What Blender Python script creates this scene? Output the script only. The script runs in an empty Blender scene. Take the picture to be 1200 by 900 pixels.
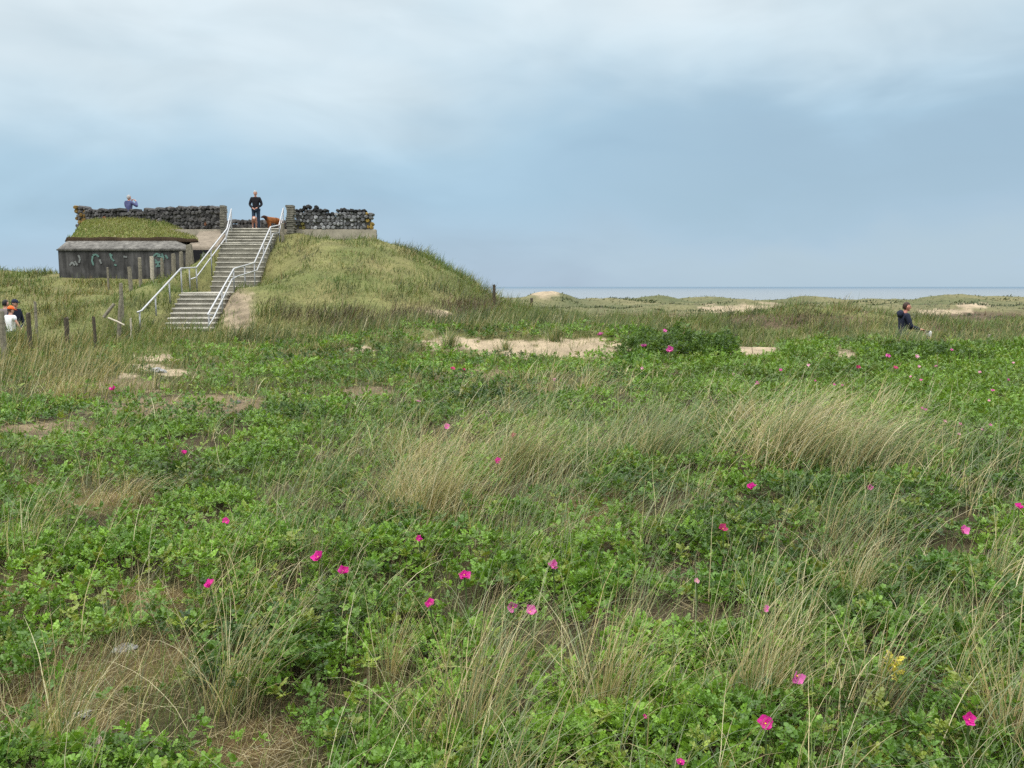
import bpy, bmesh, math, random
import numpy as np
from mathutils import Vector, Matrix

random.seed(7)
rng = np.random.default_rng(11)
sc = bpy.context.scene
COL = sc.collection
F = 1039.2                      # focal length in pixels of a 1200x900 frame
PITCH = math.atan(114 / F)
CAM = np.array([0.0, 0.0, 1.65])
cp, sp = math.cos(PITCH), math.sin(PITCH)


def ray(px, py):
    dx = (px - 600) / F
    dz = -(py - 450) / F
    return np.array([dx, cp + dz * sp, -sp + dz * cp])


def P(px, py, Y):
    """world point seen at photo pixel (px, py) at depth Y"""
    d = ray(px, py)
    return Vector(CAM + d * (Y / d[1]))


def project(x, y, z):
    rx, ry, rz = x - CAM[0], y - CAM[1], z - CAM[2]
    fwd = ry * cp - rz * sp
    up = ry * sp + rz * cp
    fwd = np.where(fwd < 0.05, 0.05, fwd)
    return 600 + F * rx / fwd, 450 - F * up / fwd


# ------------------------------------------------------------------ noise
_perm = np.random.default_rng(5).permutation(512)
_perm = np.concatenate([_perm, _perm])
_ga = np.random.default_rng(6).uniform(0, 2 * np.pi, 512)
_gx, _gy = np.cos(_ga), np.sin(_ga)


def perlin(x, y):
    xi = np.floor(x).astype(np.int64); yi = np.floor(y).astype(np.int64)
    xf = x - xi; yf = y - yi
    u = xf * xf * xf * (xf * (xf * 6 - 15) + 10); v = yf * yf * yf * (yf * (yf * 6 - 15) + 10)

    def g(ix, iy, dx, dy):
        h = _perm[(_perm[ix & 511] + iy) & 511]
        return _gx[h] * dx + _gy[h] * dy
    a = g(xi, yi, xf, yf); b = g(xi + 1, yi, xf - 1, yf)
    c = g(xi, yi + 1, xf, yf - 1); d = g(xi + 1, yi + 1, xf - 1, yf - 1)
    return (a + u * (b - a) + v * ((c + u * (d - c)) - (a + u * (b - a)))) * 1.5


def fbm(x, y, wl, octv=3, seed=0):
    s = 0.0; a = 1.0; f = 1.0 / wl; t = 0.0
    for i in range(octv):
        s = s + a * perlin(x * f + seed * 17.3 + i * 5.1, y * f - seed * 9.7 + i * 3.3)
        t += a; a *= 0.5; f *= 2.03
    return s / t


def sstep(a, b, x):
    t = np.clip((x - a) / (b - a), 0, 1)
    return t * t * (3 - 2 * t)


# ------------------------------------------------------------------ terrain
ST_Y = [27.0, 30.3, 33.6, 36.2, 36.7, 37.7]
ST_Z = [0.28, 1.50, 1.62, 3.36, 3.40, 4.10]
ST_L = [-10.73, -11.26, -11.38, -11.75, -11.78, -11.94]
ST_R = [-9.22, -9.62, -9.60, -9.75, -9.76, -9.80]


def terrain(x, y):
    x = np.asarray(x, float); y = np.asarray(y, float)
    r = np.hypot(x, y)
    # right / centre: rose bank, hollow with the path, then rolling dunes
    base_r = np.interp(y, [-50, 0, 14, 18, 21.3, 25, 31, 37, 46, 60, 100, 150, 225, 300, 380, 480, 700],
                       [0, 0, 0.0, 0.06, 0.24, -0.5, -0.45, -0.12, -0.35, -0.5, -0.75, -1.1, -2.0, -4, -9, -15, -16])
    base_l = np.interp(y, [-50, 0, 15, 22, 60, 100, 150, 225, 300, 380, 480, 700],
                       [0, 0, 0.0, 0.12, -0.2, -0.3, -0.5, -1.5, -4, -9, -15, -16])
    base_c = np.interp(y, [-50, 0, 15, 19.3, 21.8, 26, 34, 50, 100, 150, 225, 300, 380, 480, 700],
                       [0, 0, 0.0, 0.05, 0.58, 0.36, 0.15, -0.15, -0.3, -0.6, -1.55, -4, -9, -15, -16])
    wr = sstep(2.0, 5.0, x + 0.0 * y)
    wl = 1 - sstep(-6.0, -2.5, x)
    base = base_r * wr + (1 - wr) * (base_l * wl + base_c * (1 - wl))
    # hill with the bunker
    Hx = np.interp(x, [-60, -34, -27, -21, -19, -14, -12.2, -9, -7.5, -5.65, -4.2, -2.8, -1.4, -0.5, 1.4, 3.2],
                   [0.6, 1.9, 2.25, 2.25, 2.12, 2.15, 3.3, 3.72, 3.72, 3.58, 3.08, 2.32, 1.38, .72, 0.05, 0.0])
    prof_m = np.interp(y, [23.5, 26, 28, 31, 34, 36.5, 38, 47, 62], [0, .07, .19, .46, .76, .95, 1, 1, 0])
    prof_s = np.interp(y, [24, 27, 30.3, 33.6, 36.2, 37.7, 47, 62], [.0, .055, .385, .415, .86, 1.06, 1.06, 0])
    prof_l = np.interp(y, [22.5, 25, 28, 31, 34, 36.2, 38, 47, 64], [0, .08, .26, .50, .74, .90, .96, .98, 0])
    ws = sstep(-12.6, -11.9, x) * (1 - sstep(-9.2, -7.3, x))
    wlft = 1 - sstep(-12.6, -11.9, x)
    prof = prof_s * ws + prof_l * wlft + prof_m * (1 - ws - wlft)
    h = base + Hx * prof
    # hollow of the path at far left
    h = h - 0.62 * np.exp(-((x + 14.4) / 2.0) ** 2 - ((y - 24.6) / 1.3) ** 2)
    # far dune with a sand face, other bumps
    for (cx, cy, sx, sy, a) in [(4.9, 118, 3.2, 7, 2.0), (14, 122, 7, 9, .8), (21.5, 130, 4.5, 7, 1.25), (30, 112, 6, 7, .5), (46, 118, 6, 6, .8),
                                (25, 70, 6, 5, .55), (13.0, 40, 4.5, 2.4, .85), (7.0, 44, 3.0, 3.0, .35), (37, 72, 6, 4, .75), (22, 52, 5, 3, .45), (52, 150, 4.5, 7, 1.0), (68, 140, 7, 7, 1.1),
                                (84, 160, 10, 12, 1.3), (36, 165, 7, 8, .8), (11, 165, 8, 8, .7), (18, 88, 6, 4, .5), (44, 95, 6, 5, .7), (27, 40, 4, 3, .45), (22.5, 33, 3, 2, .25)]:
        h = h + a * np.exp(-((x - cx) / sx) ** 2 - ((y - cy) / sy) ** 2)
    amp1 = np.interp(r, [0, 15, 25, 40, 100, 250, 500], [.03, .05, .08, .40, .70, .7, .3])
    h = h + amp1 * fbm(x, y, 9, 3, 1)
    h = h + np.interp(r, [0, 20, 40, 90, 500], [.03, .06, .05, .5, .8]) * fbm(x, y, 27, 2, 2)
    h = h + np.interp(r, [0, 10, 25, 60], [.06, .07, .09, .14]) * fbm(x, y, 1.7, 2, 3)
    h = h + .16 * fbm(x, y, 3.0, 3, 4) * sstep(24, 28, y) * (1 - sstep(44, 52, y)) * (1 - sstep(2, 5, x))
    # stairs corridor and platform keep the ground below them
    stz = np.interp(y, ST_Y, ST_Z) - 0.22
    L = np.interp(y, ST_Y, ST_L) - .25; R = np.interp(y, ST_Y, ST_R) + .3
    ins = sstep(0, .3, x - L) * sstep(0, .35, R - x) * sstep(26.6, 27.2, y) * (1 - sstep(38.2, 38.6, y))
    h = np.where(ins > 0, h * (1 - ins) + np.minimum(h, stz) * ins, h)
    plat = sstep(-20.4, -19.8, x) * (1 - sstep(-6.1, -5.6, x + np.clip(y - 38.2, 0, 8) * .2)) * sstep(38.0, 38.4, y) * (1 - sstep(46, 47, y))
    h = h * (1 - plat) + np.minimum(h, 3.7) * plat
    return h


def tz(x, y):
    return float(terrain(np.array([x]), np.array([y]))[0])


def G(px, py, lift=0.0):
    """ground point under photo pixel (first hit of the sight ray)"""
    d = ray(px, py); d = d / np.linalg.norm(d)
    t = np.geomspace(1.5, 600, 3000)
    pts = CAM[None] + d[None] * t[:, None]
    below = pts[:, 2] < terrain(pts[:, 0], pts[:, 1]) + lift
    i = int(np.argmax(below)) if below.any() else len(t) - 1
    p = pts[i]
    return Vector((p[0], p[1], tz(p[0], p[1])))


# ------------------------------------------------------------------ materials
def new_mat(name):
    m = bpy.data.materials.new(name); m.use_nodes = True
    nt = m.node_tree; b = nt.nodes['Principled BSDF']
    return m, nt, b


def N(nt, t, **kw):
    n = nt.nodes.new(t)
    for k, v in kw.items():
        if k.startswith('_'):
            setattr(n, k[1:], v)
        else:
            n.inputs[k].default_value = v
    return n


def simple(name, rgb, rough=.7, metal=0, var=.25, scale=6.0, bump=.0, spec=.3, coord='Object'):
    m, nt, b = new_mat(name)
    b.inputs['Roughness'].default_value = rough; b.inputs['Metallic'].default_value = metal
    b.inputs['Specular IOR Level'].default_value = spec
    tc = N(nt, 'ShaderNodeTexCoord')
    nz = N(nt, 'ShaderNodeTexNoise', Scale=scale, Detail=6.0, Roughness=.65)
    nt.links.new(tc.outputs[coord], nz.inputs['Vector'])
    rp = N(nt, 'ShaderNodeValToRGB')
    e = rp.color_ramp.elements
    e[0].position = .3; e[1].position = .72
    e[0].color = (*[c * (1 - var) for c in rgb], 1); e[1].color = (*[min(1, c * (1 + var)) for c in rgb], 1)
    nt.links.new(nz.outputs['Fac'], rp.inputs['Fac'])
    nt.links.new(rp.outputs['Color'], b.inputs['Base Color'])
    if bump:
        bp = N(nt, 'ShaderNodeBump', Strength=bump, Distance=.02)
        nt.links.new(nz.outputs['Fac'], bp.inputs['Height']); nt.links.new(bp.outputs['Normal'], b.inputs['Normal'])
    return m


def streaked(name, rgb, var):
    m = simple(name, rgb, .92, var=var, scale=1.6, bump=.4)
    nt = m.node_tree; b = nt.nodes['Principled BSDF']
    tc = N(nt, 'ShaderNodeTexCoord'); mp = N(nt, 'ShaderNodeMapping'); mp.inputs['Scale'].default_value = (3.5, 3.5, .5)
    nz = N(nt, 'ShaderNodeTexNoise', Scale=1.6, Detail=6.0, Roughness=.7)
    nt.links.new(tc.outputs['Object'], mp.inputs[0]); nt.links.new(mp.outputs[0], nz.inputs['Vector'])
    mr = N(nt, 'ShaderNodeMapRange'); mr.inputs[1].default_value = .35; mr.inputs[2].default_value = .7; mr.inputs[3].default_value = .55; mr.inputs[4].default_value = 1.7
    nt.links.new(nz.outputs['Fac'], mr.inputs[0])
    src = b.inputs['Base Color'].links[0].from_socket
    vm = N(nt, 'ShaderNodeVectorMath', _operation='SCALE'); nt.links.new(src, vm.inputs[0]); nt.links.new(mr.outputs[0], vm.inputs['Scale'])
    nt.links.new(vm.outputs[0], b.inputs['Base Color'])
    return m


def tint_mat(name, transl=.3, rough=.55, spec=.25, tcol=(1.15, 1.15, .6)):
    """plants: every blade or leaf carries its own base colour in the 'tint' attribute"""
    m, nt, b = new_mat(name)
    at = N(nt, 'ShaderNodeAttribute', _attribute_name='tint')
    b.inputs['Roughness'].default_value = rough; b.inputs['Specular IOR Level'].default_value = spec
    nt.links.new(at.outputs['Color'], b.inputs['Base Color'])
    if transl > 0:
        tr = N(nt, 'ShaderNodeBsdfTranslucent')
        mul = N(nt, 'ShaderNodeMix', _data_type='RGBA', _blend_type='MULTIPLY'); mul.inputs[0].default_value = 1
        mul.inputs[7].default_value = (*tcol, 1)
        nt.links.new(at.outputs['Color'], mul.inputs[6]); nt.links.new(mul.outputs[2], tr.inputs['Color'])
        mx = N(nt, 'ShaderNodeMixShader', Fac=transl)
        nt.links.new(b.outputs[0], mx.inputs[1]); nt.links.new(tr.outputs[0], mx.inputs[2])
        nt.links.new(mx.outputs[0], nt.nodes['Material Output'].inputs['Surface'])
    return m


M = {}
M['leaf'] = tint_mat('rose_leaf', .24, .42, .42, (1.25, 1.15, .5))
M['blade'] = tint_mat('grass_blade', .28, .55, .25)
M['petal'] = tint_mat('rose_petal', .30, .6, .15, (1.1, .8, 1.0))
M['basalt'] = None
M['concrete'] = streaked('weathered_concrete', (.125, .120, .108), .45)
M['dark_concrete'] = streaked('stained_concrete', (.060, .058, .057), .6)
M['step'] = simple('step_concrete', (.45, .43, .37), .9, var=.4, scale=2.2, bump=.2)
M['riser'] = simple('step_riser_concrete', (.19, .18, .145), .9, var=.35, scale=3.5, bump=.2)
M['pier'] = simple('pier_block', (.17, .16, .13), .9, var=.45, scale=7, bump=.4)
M['soil'] = simple('dark_soil', (.06, .042, .027), .95, var=.4, scale=5, bump=.5)
M['steel'] = simple('galvanised_steel', (.44, .45, .45), .38, .55, var=.08, scale=9)
M['steel_dark'] = simple('weathered_steel', (.26, .27, .27), .5, .5, var=.15, scale=9)
M['wood'] = simple('grey_weathered_wood', (.20, .18, .135), .9, var=.45, scale=14, bump=.5)
M['wood_dark'] = simple('dark_weathered_wood', (.075, .062, .045), .9, var=.45, scale=14, bump=.5)
M['wood_pale'] = simple('bleached_wood', (.42, .38, .30), .85, var=.3, scale=14, bump=.4)
M['stone'] = simple('grey_stone', (.27, .27, .265), .85, var=.35, scale=18, bump=.5)
M['stone_pink'] = simple('pinkish_stone', (.33, .25, .22), .85, var=.35, scale=18, bump=.5)
M['stone_dark'] = simple('dark_stone', (.09, .085, .08), .85, var=.35, scale=18, bump=.5)
M['opening_shade'] = simple('doorway_shade', (.012, .012, .016), .95, var=.2)
M['graf_teal'] = simple('teal_paint', (.11, .20, .175), .7, var=.3, scale=8)
M['graf_white'] = simple('pale_paint', (.19, .20, .195), .7, var=.3, scale=8)
M['skin'] = simple('skin', (.50, .27, .20), .55, var=.08, scale=20)
M['skin_red'] = simple('ruddy_skin', (.52, .23, .17), .55, var=.08, scale=20)
M['hair_grey'] = simple('grey_hair', (.34, .33, .32), .7, var=.2, scale=40)
M['hair_brown'] = simple('brown_hair', (.035, .018, .012), .6, var=.3, scale=40)
M['hair_black'] = simple('black_hair', (.012, .011, .012), .6, var=.3, scale=40)
M['black_cloth'] = simple('black_cloth', (.009, .009, .013), .85, var=.3, scale=12)
M['navy_cloth'] = simple('navy_cloth', (.012, .016, .034), .85, var=.3, scale=12)
M['blue_cloth'] = simple('blue_violet_cloth', (.075, .085, .19), .8, var=.25, scale=12)
M['denim'] = simple('denim', (.022, .040, .070), .85, var=.3, scale=14)
M['grey_cloth'] = simple('grey_cloth', (.20, .17, .165), .85, var=.2, scale=12)
M['white_cloth'] = simple('white_cloth', (.80, .80, .82), .8, var=.06, scale=12)
M['orange_cloth'] = simple('orange_cloth', (.85, .13, .02), .7, var=.1, scale=12)
M['shoe'] = simple('dark_shoe', (.02, .018, .016), .6, var=.2, scale=12)
M['dog_red'] = simple('chestnut_fur', (.24, .085, .022), .8, var=.4, scale=9)
M['dog_dark'] = simple('dark_fur', (.045, .016, .008), .8, var=.3, scale=9)
M['dog_pale'] = simple('fawn_fur', (.30, .15, .11), .8, var=.3, scale=9)
M['dog_white'] = simple('cream_fur', (.62, .46, .38), .8, var=.15, scale=9)
M['eye'] = simple('dark_eye', (.01, .01, .01), .2, var=.1)
M['black_metal'] = simple('black_metal', (.015, .015, .016), .4, .3, var=.1)
M['rubber'] = simple('black_rubber', (.012, .012, .012), .8, var=.1)
M['white_paint'] = simple('white_paint', (.80, .80, .80), .4, var=.05)
M['flower_centre'] = simple('yellow_stamens', (.65, .42, .06), .8, var=.2, scale=60)


def basalt_mat():
    m, nt, b = new_mat('basalt_stone')
    at = N(nt, 'ShaderNodeAttribute', _attribute_name='tint')
    tc = N(nt, 'ShaderNodeTexCoord')
    nz = N(nt, 'ShaderNodeTexNoise', Scale=9.0, Detail=6.0, Roughness=.7)
    nt.links.new(tc.outputs['Object'], nz.inputs['Vector'])
    mr = N(nt, 'ShaderNodeMapRange'); mr.inputs[1].default_value = .3; mr.inputs[2].default_value = .7
    mr.inputs[3].default_value = .55; mr.inputs[4].default_value = 1.45
    nt.links.new(nz.outputs['Fac'], mr.inputs[0])
    vm = N(nt, 'ShaderNodeVectorMath', _operation='SCALE')
    nt.links.new(at.outputs['Color'], vm.inputs[0]); nt.links.new(mr.outputs[0], vm.inputs['Scale'])
    nt.links.new(vm.outputs[0], b.inputs['Base Color'])
    b.inputs['Roughness'].default_value = .95; b.inputs['Specular IOR Level'].default_value = .12
    bp = N(nt, 'ShaderNodeBump', Strength=.5, Distance=.03)
    nt.links.new(nz.outputs['Fac'], bp.inputs['Height']); nt.links.new(bp.outputs['Normal'], b.inputs['Normal'])
    return m


M['basalt'] = basalt_mat()


def ground_mat():
    m, nt, b = new_mat('dune_ground')
    at = N(nt, 'ShaderNodeAttribute', _attribute_name='tint')
    tc = N(nt, 'ShaderNodeTexCoord')
    n1 = N(nt, 'ShaderNodeTexNoise', Scale=28.0, Detail=7.0, Roughness=.75)
    n2 = N(nt, 'ShaderNodeTexNoise', Scale=1.3, Detail=6.0, Roughness=.7)
    nt.links.new(tc.outputs['Object'], n1.inputs['Vector']); nt.links.new(tc.outputs['Object'], n2.inputs['Vector'])
    r1 = N(nt, 'ShaderNodeMapRange'); r2 = N(nt, 'ShaderNodeMapRange')
    for r_, lo, hi in ((r1, .6, 1.4), (r2, .72, 1.3)):
        r_.inputs[1].default_value = .32; r_.inputs[2].default_value = .68
        r_.inputs[3].default_value = lo; r_.inputs[4].default_value = hi
    nt.links.new(n1.outputs['Fac'], r1.inputs[0]); nt.links.new(n2.outputs['Fac'], r2.inputs[0])
    mm = N(nt, 'ShaderNodeMath', _operation='MULTIPLY')
    nt.links.new(r1.outputs[0], mm.inputs[0]); nt.links.new(r2.outputs[0], mm.inputs[1])
    vm = N(nt, 'ShaderNodeVectorMath', _operation='SCALE')
    nt.links.new(at.outputs['Color'], vm.inputs[0]); nt.links.new(mm.outputs[0], vm.inputs['Scale'])
    nt.links.new(vm.outputs[0], b.inputs['Base Color'])
    b.inputs['Roughness'].default_value = .95; b.inputs['Specular IOR Level'].default_value = .15
    bp = N(nt, 'ShaderNodeBump', Strength=.6, Distance=.03)
    nt.links.new(n1.outputs['Fac'], bp.inputs['Height']); nt.links.new(bp.outputs['Normal'], b.inputs['Normal'])
    return m


M['ground'] = ground_mat()


# ------------------------------------------------------------------ object helpers
def link(o, parent=None):
    COL.objects.link(o)
    if parent is not None:
        o.parent = parent
    return o


def tag(o, label=None, cat=None, group=None, kind=None):
    if label: o['label'] = label
    if cat: o['category'] = cat
    if group: o['group'] = group
    if kind: o['kind'] = kind
    return o


def empty(name, loc, label, cat, group=None, rz=0.0):
    o = bpy.data.objects.new(name, None); o.empty_display_size = .2
    link(o); o.location = loc; o.rotation_euler = (0, 0, rz)
    return tag(o, label, cat, group)


def mesh_np(name, V, Fc, mat, tint=None, parent=None, smooth=False):
    V = np.ascontiguousarray(V, np.float32); Fc = np.ascontiguousarray(Fc, np.int32)
    me = bpy.data.meshes.new(name)
    n, k = Fc.shape
    me.vertices.add(len(V)); me.vertices.foreach_set('co', V.ravel())
    me.loops.add(n * k); me.loops.foreach_set('vertex_index', Fc.ravel())
    me.polygons.add(n)
    me.polygons.foreach_set('loop_start', np.arange(0, n * k, k, dtype=np.int32))
    me.update(calc_edges=True)
    if smooth:
        me.polygons.foreach_set('use_smooth', np.ones(n, bool))
    if tint is not None:
        a = me.attributes.new('tint', 'FLOAT_COLOR', 'POINT')
        c = np.ones((len(V), 4), np.float32); c[:, :3] = tint
        a.data.foreach_set('color', c.ravel())
    me.materials.append(mat)
    return link(bpy.data.objects.new(name, me), parent)


def bm_obj(name, bm, mat, parent=None, smooth=False):
    me = bpy.data.meshes.new(name)
    bmesh.ops.recalc_face_normals(bm, faces=bm.faces)
    bm.to_mesh(me); bm.free()
    for p in me.polygons: p.use_smooth = smooth
    for m in (mat if isinstance(mat, (list, tuple)) else [mat]): me.materials.append(m)
    return link(bpy.data.objects.new(name, me), parent)


def add_hexa(bm, pts, bevel=0):
    """box from 8 corner points (bottom 4, top 4)"""
    vs = [bm.verts.new(p) for p in pts]
    fs = []
    for f in ((3, 2, 1, 0), (4, 5, 6, 7), (0, 1, 5, 4), (1, 2, 6, 5), (2, 3, 7, 6), (3, 0, 4, 7)):
        fs.append(bm.faces.new([vs[i] for i in f]))
    if bevel:
        es = list({e for f in fs for e in f.edges})
        bmesh.ops.bevel(bm, geom=es, offset=bevel, segments=2, affect='EDGES')
    return fs


def add_box(bm, x0, x1, y0, y1, z0, z1, bevel=0):
    return add_hexa(bm, [(x0, y0, z0), (x1, y0, z0), (x1, y1, z0), (x0, y1, z0),
                         (x0, y0, z1), (x1, y0, z1), (x1, y1, z1), (x0, y1, z1)], bevel)


def add_tube(bm, pts, rad, seg=8, cap=True):
    pts = [Vector(p) for p in pts]
    rads = rad if isinstance(rad, (list, tuple)) else [rad] * len(pts)
    rings = []
    for i, p in enumerate(pts):
        d = (pts[min(i + 1, len(pts) - 1)] - pts[max(i - 1, 0)]).normalized()
        a = Vector((0, 0, 1)) if abs(d.z) < .9 else Vector((1, 0, 0))
        u = d.cross(a).normalized(); v = d.cross(u)
        rings.append([bm.verts.new(p + (u * math.cos(2 * math.pi * k / seg) + v * math.sin(2 * math.pi * k / seg)) * rads[i]) for k in range(seg)])
    for a, b in zip(rings, rings[1:]):
        for k in range(seg):
            bm.faces.new((a[k], a[(k + 1) % seg], b[(k + 1) % seg], b[k]))
    if cap:
        bm.faces.new(rings[0][::-1]); bm.faces.new(rings[-1])


def blob_mesh(bm, c, r, sub=2, jit=.12, scale=(1, 1, 1), rnd=random):
    g = bmesh.ops.create_icosphere(bm, subdivisions=sub, radius=1)
    off = [rnd.uniform(-9, 9) for _ in range(3)]
    from mathutils import noise
    for v in g['verts']:
        n = noise.noise(v.co * 1.3 + Vector(off))
        k = 1 + jit * 2 * n
        v.co = Vector((v.co.x * scale[0] * r * k + c[0], v.co.y * scale[1] * r * k + c[1], v.co.z * scale[2] * r * k + c[2]))
    return g['verts']


def skin_eval(nodes, edges, radii, sub=1, root=0):
    me = bpy.data.meshes.new('tmp'); me.from_pydata([tuple(p) for p in nodes], edges, [])
    o = bpy.data.objects.new('tmp', me); COL.objects.link(o)
    md = o.modifiers.new('s', 'SKIN'); md.use_smooth_shade = True
    for i, r_ in enumerate(radii):
        rr = r_ if isinstance(r_, (tuple, list)) else (r_, r_)
        me.skin_vertices[0].data[i].radius = rr
        me.skin_vertices[0].data[i].use_root = (i == root)
    s = o.modifiers.new('u', 'SUBSURF'); s.levels = sub; s.render_levels = sub
    dg = bpy.context.evaluated_depsgraph_get(); dg.update()
    out = bpy.data.meshes.new_from_object(o.evaluated_get(dg))
    bpy.data.objects.remove(o); bpy.data.meshes.remove(me)
    return out


def skin_into(bm, nodes, edges, radii, sub=1, root=0):
    m = skin_eval(nodes, edges, radii, sub, root)
    bm.from_mesh(m); bpy.data.meshes.remove(m)


# ------------------------------------------------------------------ zones in plan (ellipses given where the photo shows them on the ground)
SAND = [(645, 408, 92, 13, 17, 26), (545, 403, 50, 8, 17, 26), (712, 412, 44, 9, 17, 26), (515, 368, 14, 5, 24, 36), (886, 411, 27, 12, 13, 24), (992, 416, 13, 8, 13, 24),
        (186, 420, 26, 4, 15, 26), (172, 430, 22, 4, 14, 24), (200, 437, 20, 4, 14, 24), (150, 440, 14, 4, 14, 24), (278, 364, 17, 26, 25, 36), (1100, 404, 12, 7, 14, 24), (425, 409, 14, 4, 15, 26),
        (873, 362.5, 50, 6, 45, 200), (1105, 366, 30, 3, 45, 140), (642, 344.5, 17, 4.5, 95, 150), (785, 371, 24, 2.5, 40, 120), (1140, 358, 20, 3, 50, 200)]
BROWN = [(215, 477, 125, 17, 9, 18), (70, 508, 90, 15, 8, 16), (430, 460, 34, 8, 10, 20), (560, 438, 60, 8, 12, 24), (150, 452, 60, 10, 9, 22),
         (110, 800, 130, 90, 2, 6), (40, 720, 60, 50, 3, 7), (300, 880, 70, 40, 2, 5), (880, 880, 70, 22, 2, 5), (450, 780, 40, 40, 2, 6),
         (170, 720, 80, 40, 3, 7), (700, 600, 60, 30, 4, 9), (60, 580, 60, 18, 5, 12), (140, 590, 50, 14, 5, 12)]


def ell(px, py, r, L):
    m = np.zeros_like(px)
    for (cx, cy, rx, ry, r0, r1) in L:
        d2 = ((px - cx) / rx) ** 2 + ((py - cy) / ry) ** 2
        k = np.exp(-d2 ** 2 * .9) * ((r > r0) & (r < r1))
        m = np.maximum(m, k)
    return m


def zone(x, y, z):
    px, py = project(x, y, z); r = np.hypot(x, y)
    n1 = fbm(x, y, np.where(r > 40, 12.0, 1.3), 3, 7)
    s = ell(px, py, r, SAND)
    n3 = fbm(x, y, np.where(r > 40, 3.0, .35), 2, 8)
    s = sstep(.34, .62, s + (n1 * .75 + n3 * .75) * (s > .02))
    b = ell(px, py, r, BROWN)
    b = sstep(.25, .75, b + (n1 * .6 + n3 * .5) * (b > .02))
    return px, py, r, s, b


def lerp(a, b, t):
    return a + (b - a) * t[:, None]


def ground_colour(x, y, z):
    px, py, r, s, b = zone(x, y, z)
    n = np.clip(.5 + .9 * fbm(x, y, 2.2, 3, 21), 0, 1); n2 = np.clip(.5 + .9 * fbm(x, y, 9, 3, 22), 0, 1)
    near = lerp(np.array([[.042, .032, .018]]), np.array([[.050, .050, .020]]), n)
    mid = lerp(np.array([[.105, .125, .040]]), np.array([[.17, .155, .065]]), n)
    far = lerp(np.array([[.070, .085, .036]]), np.array([[.165, .150, .075]]), n2)  # dark end of the mottle also stands in for weak dune shade
    c = lerp(near, mid, sstep(14, 24, r)); c = lerp(c, far, sstep(40, 60, r))
    # brown dwarf shrubs in the dunes on the right
    c = lerp(c, np.array([[.165, .125, .078]]) * (1 + 1.0 * fbm(x, y, .6, 3, 27))[:, None], b * .85 * sstep(8, 9.5, r))
    hb = ell(px, py, r, [(930, 376, 110, 11, 28, 60), (1130, 383, 80, 7, 25, 60), (1150, 370, 70, 6, 40, 120), (760, 372, 60, 5, 40, 90)])
    hb = sstep(.3, .7, hb + .5 * fbm(x, y, 5, 3, 23) * (hb > .02))
    c = lerp(c, np.array([[.085, .06, .04]]), hb * .9)
    c = lerp(c, lerp(np.array([[.060, .058, .020]]), np.array([[.145, .100, .045]]), np.clip(.5 + 1.3 * fbm(x, y, .5, 3, 24), 0, 1)), b * .9 * (1 - sstep(8, 9.5, r)))
    c = lerp(c, np.array([[.31, .25, .168]]) * (1 + .5 * fbm(x, y, .5, 3, 25))[:, None], s)
    tr = ell(px, py, r, [(278, 364, 20, 28, 25, 36)])
    c = lerp(c, np.array([[.19, .155, .105]]) * (1 + .9 * fbm(x, y, .45, 3, 26))[:, None], tr * .9)
    return c


# ------------------------------------------------------------------ ground, sea
def build_ground():
    fr = np.radians(52)
    ang = np.concatenate([np.linspace(-fr, fr, 620), np.linspace(fr, 2 * np.pi - fr, 60)[1:-1]])
    rad = np.concatenate([[0.01], np.geomspace(.8, 60, 520), np.geomspace(60.8, 760, 150)])
    A, R = np.meshgrid(ang, rad)
    x = (np.sin(A) * R).ravel(); y = (np.cos(A) * R).ravel(); z = terrain(x, y)
    na = len(ang); i, j = np.meshgrid(np.arange(len(rad) - 1), np.arange(na), indexing='ij')
    j2 = (j + 1) % na
    Fc = np.stack([i * na + j, (i + 1) * na + j, (i + 1) * na + j2, i * na + j2], -1).reshape(-1, 4)
    o = mesh_np('ground', np.stack([x, y, z], 1), Fc[:, ::-1], M['ground'], ground_colour(x, y, z), smooth=True)
    tag(o, kind='structure')


build_ground()


def build_sea():
    bm = bmesh.new()
    S = 120000
    for v in [(-S, -2000, -12), (S, -2000, -12), (S, S, -12), (-S, S, -12)]: bm.verts.new(v)
    bm.faces.new(bm.verts[:])
    m, nt, b = new_mat('sea_water')
    tc = N(nt, 'ShaderNodeTexCoord')
    mp = N(nt, 'ShaderNodeMapping'); mp.inputs['Scale'].default_value = (.02, .06, 1)
    nz = N(nt, 'ShaderNodeTexNoise', Scale=1.0, Detail=5.0)
    nt.links.new(tc.outputs['Object'], mp.inputs['Vector']); nt.links.new(mp.outputs[0], nz.inputs['Vector'])
    sx = N(nt, 'ShaderNodeSeparateXYZ'); nt.links.new(tc.outputs['Object'], sx.inputs[0])
    mr = N(nt, 'ShaderNodeMapRange'); mr.inputs[1].default_value = 1200; mr.inputs[2].default_value = 9000
    nt.links.new(sx.outputs['Y'], mr.inputs[0])
    mx = N(nt, 'ShaderNodeMix', _data_type='RGBA')
    mx.inputs[6].default_value = (.17, .19, .20, 1); mx.inputs[7].default_value = (.05, .10, .15, 1)   # sandy shallows, then deeper water
    nt.links.new(mr.outputs[0], mx.inputs[0]); nt.links.new(mx.outputs[2], b.inputs['Base Color'])
    b.inputs['Roughness'].default_value = .3; b.inputs['Specular IOR Level'].default_value = .3
    bp = N(nt, 'ShaderNodeBump', Strength=.35, Distance=.6)
    nt.links.new(nz.outputs['Fac'], bp.inputs['Height']); nt.links.new(bp.outputs['Normal'], b.inputs['Normal'])
    tag(bm_obj('sea', bm, m), kind='structure')


build_sea()


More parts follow.
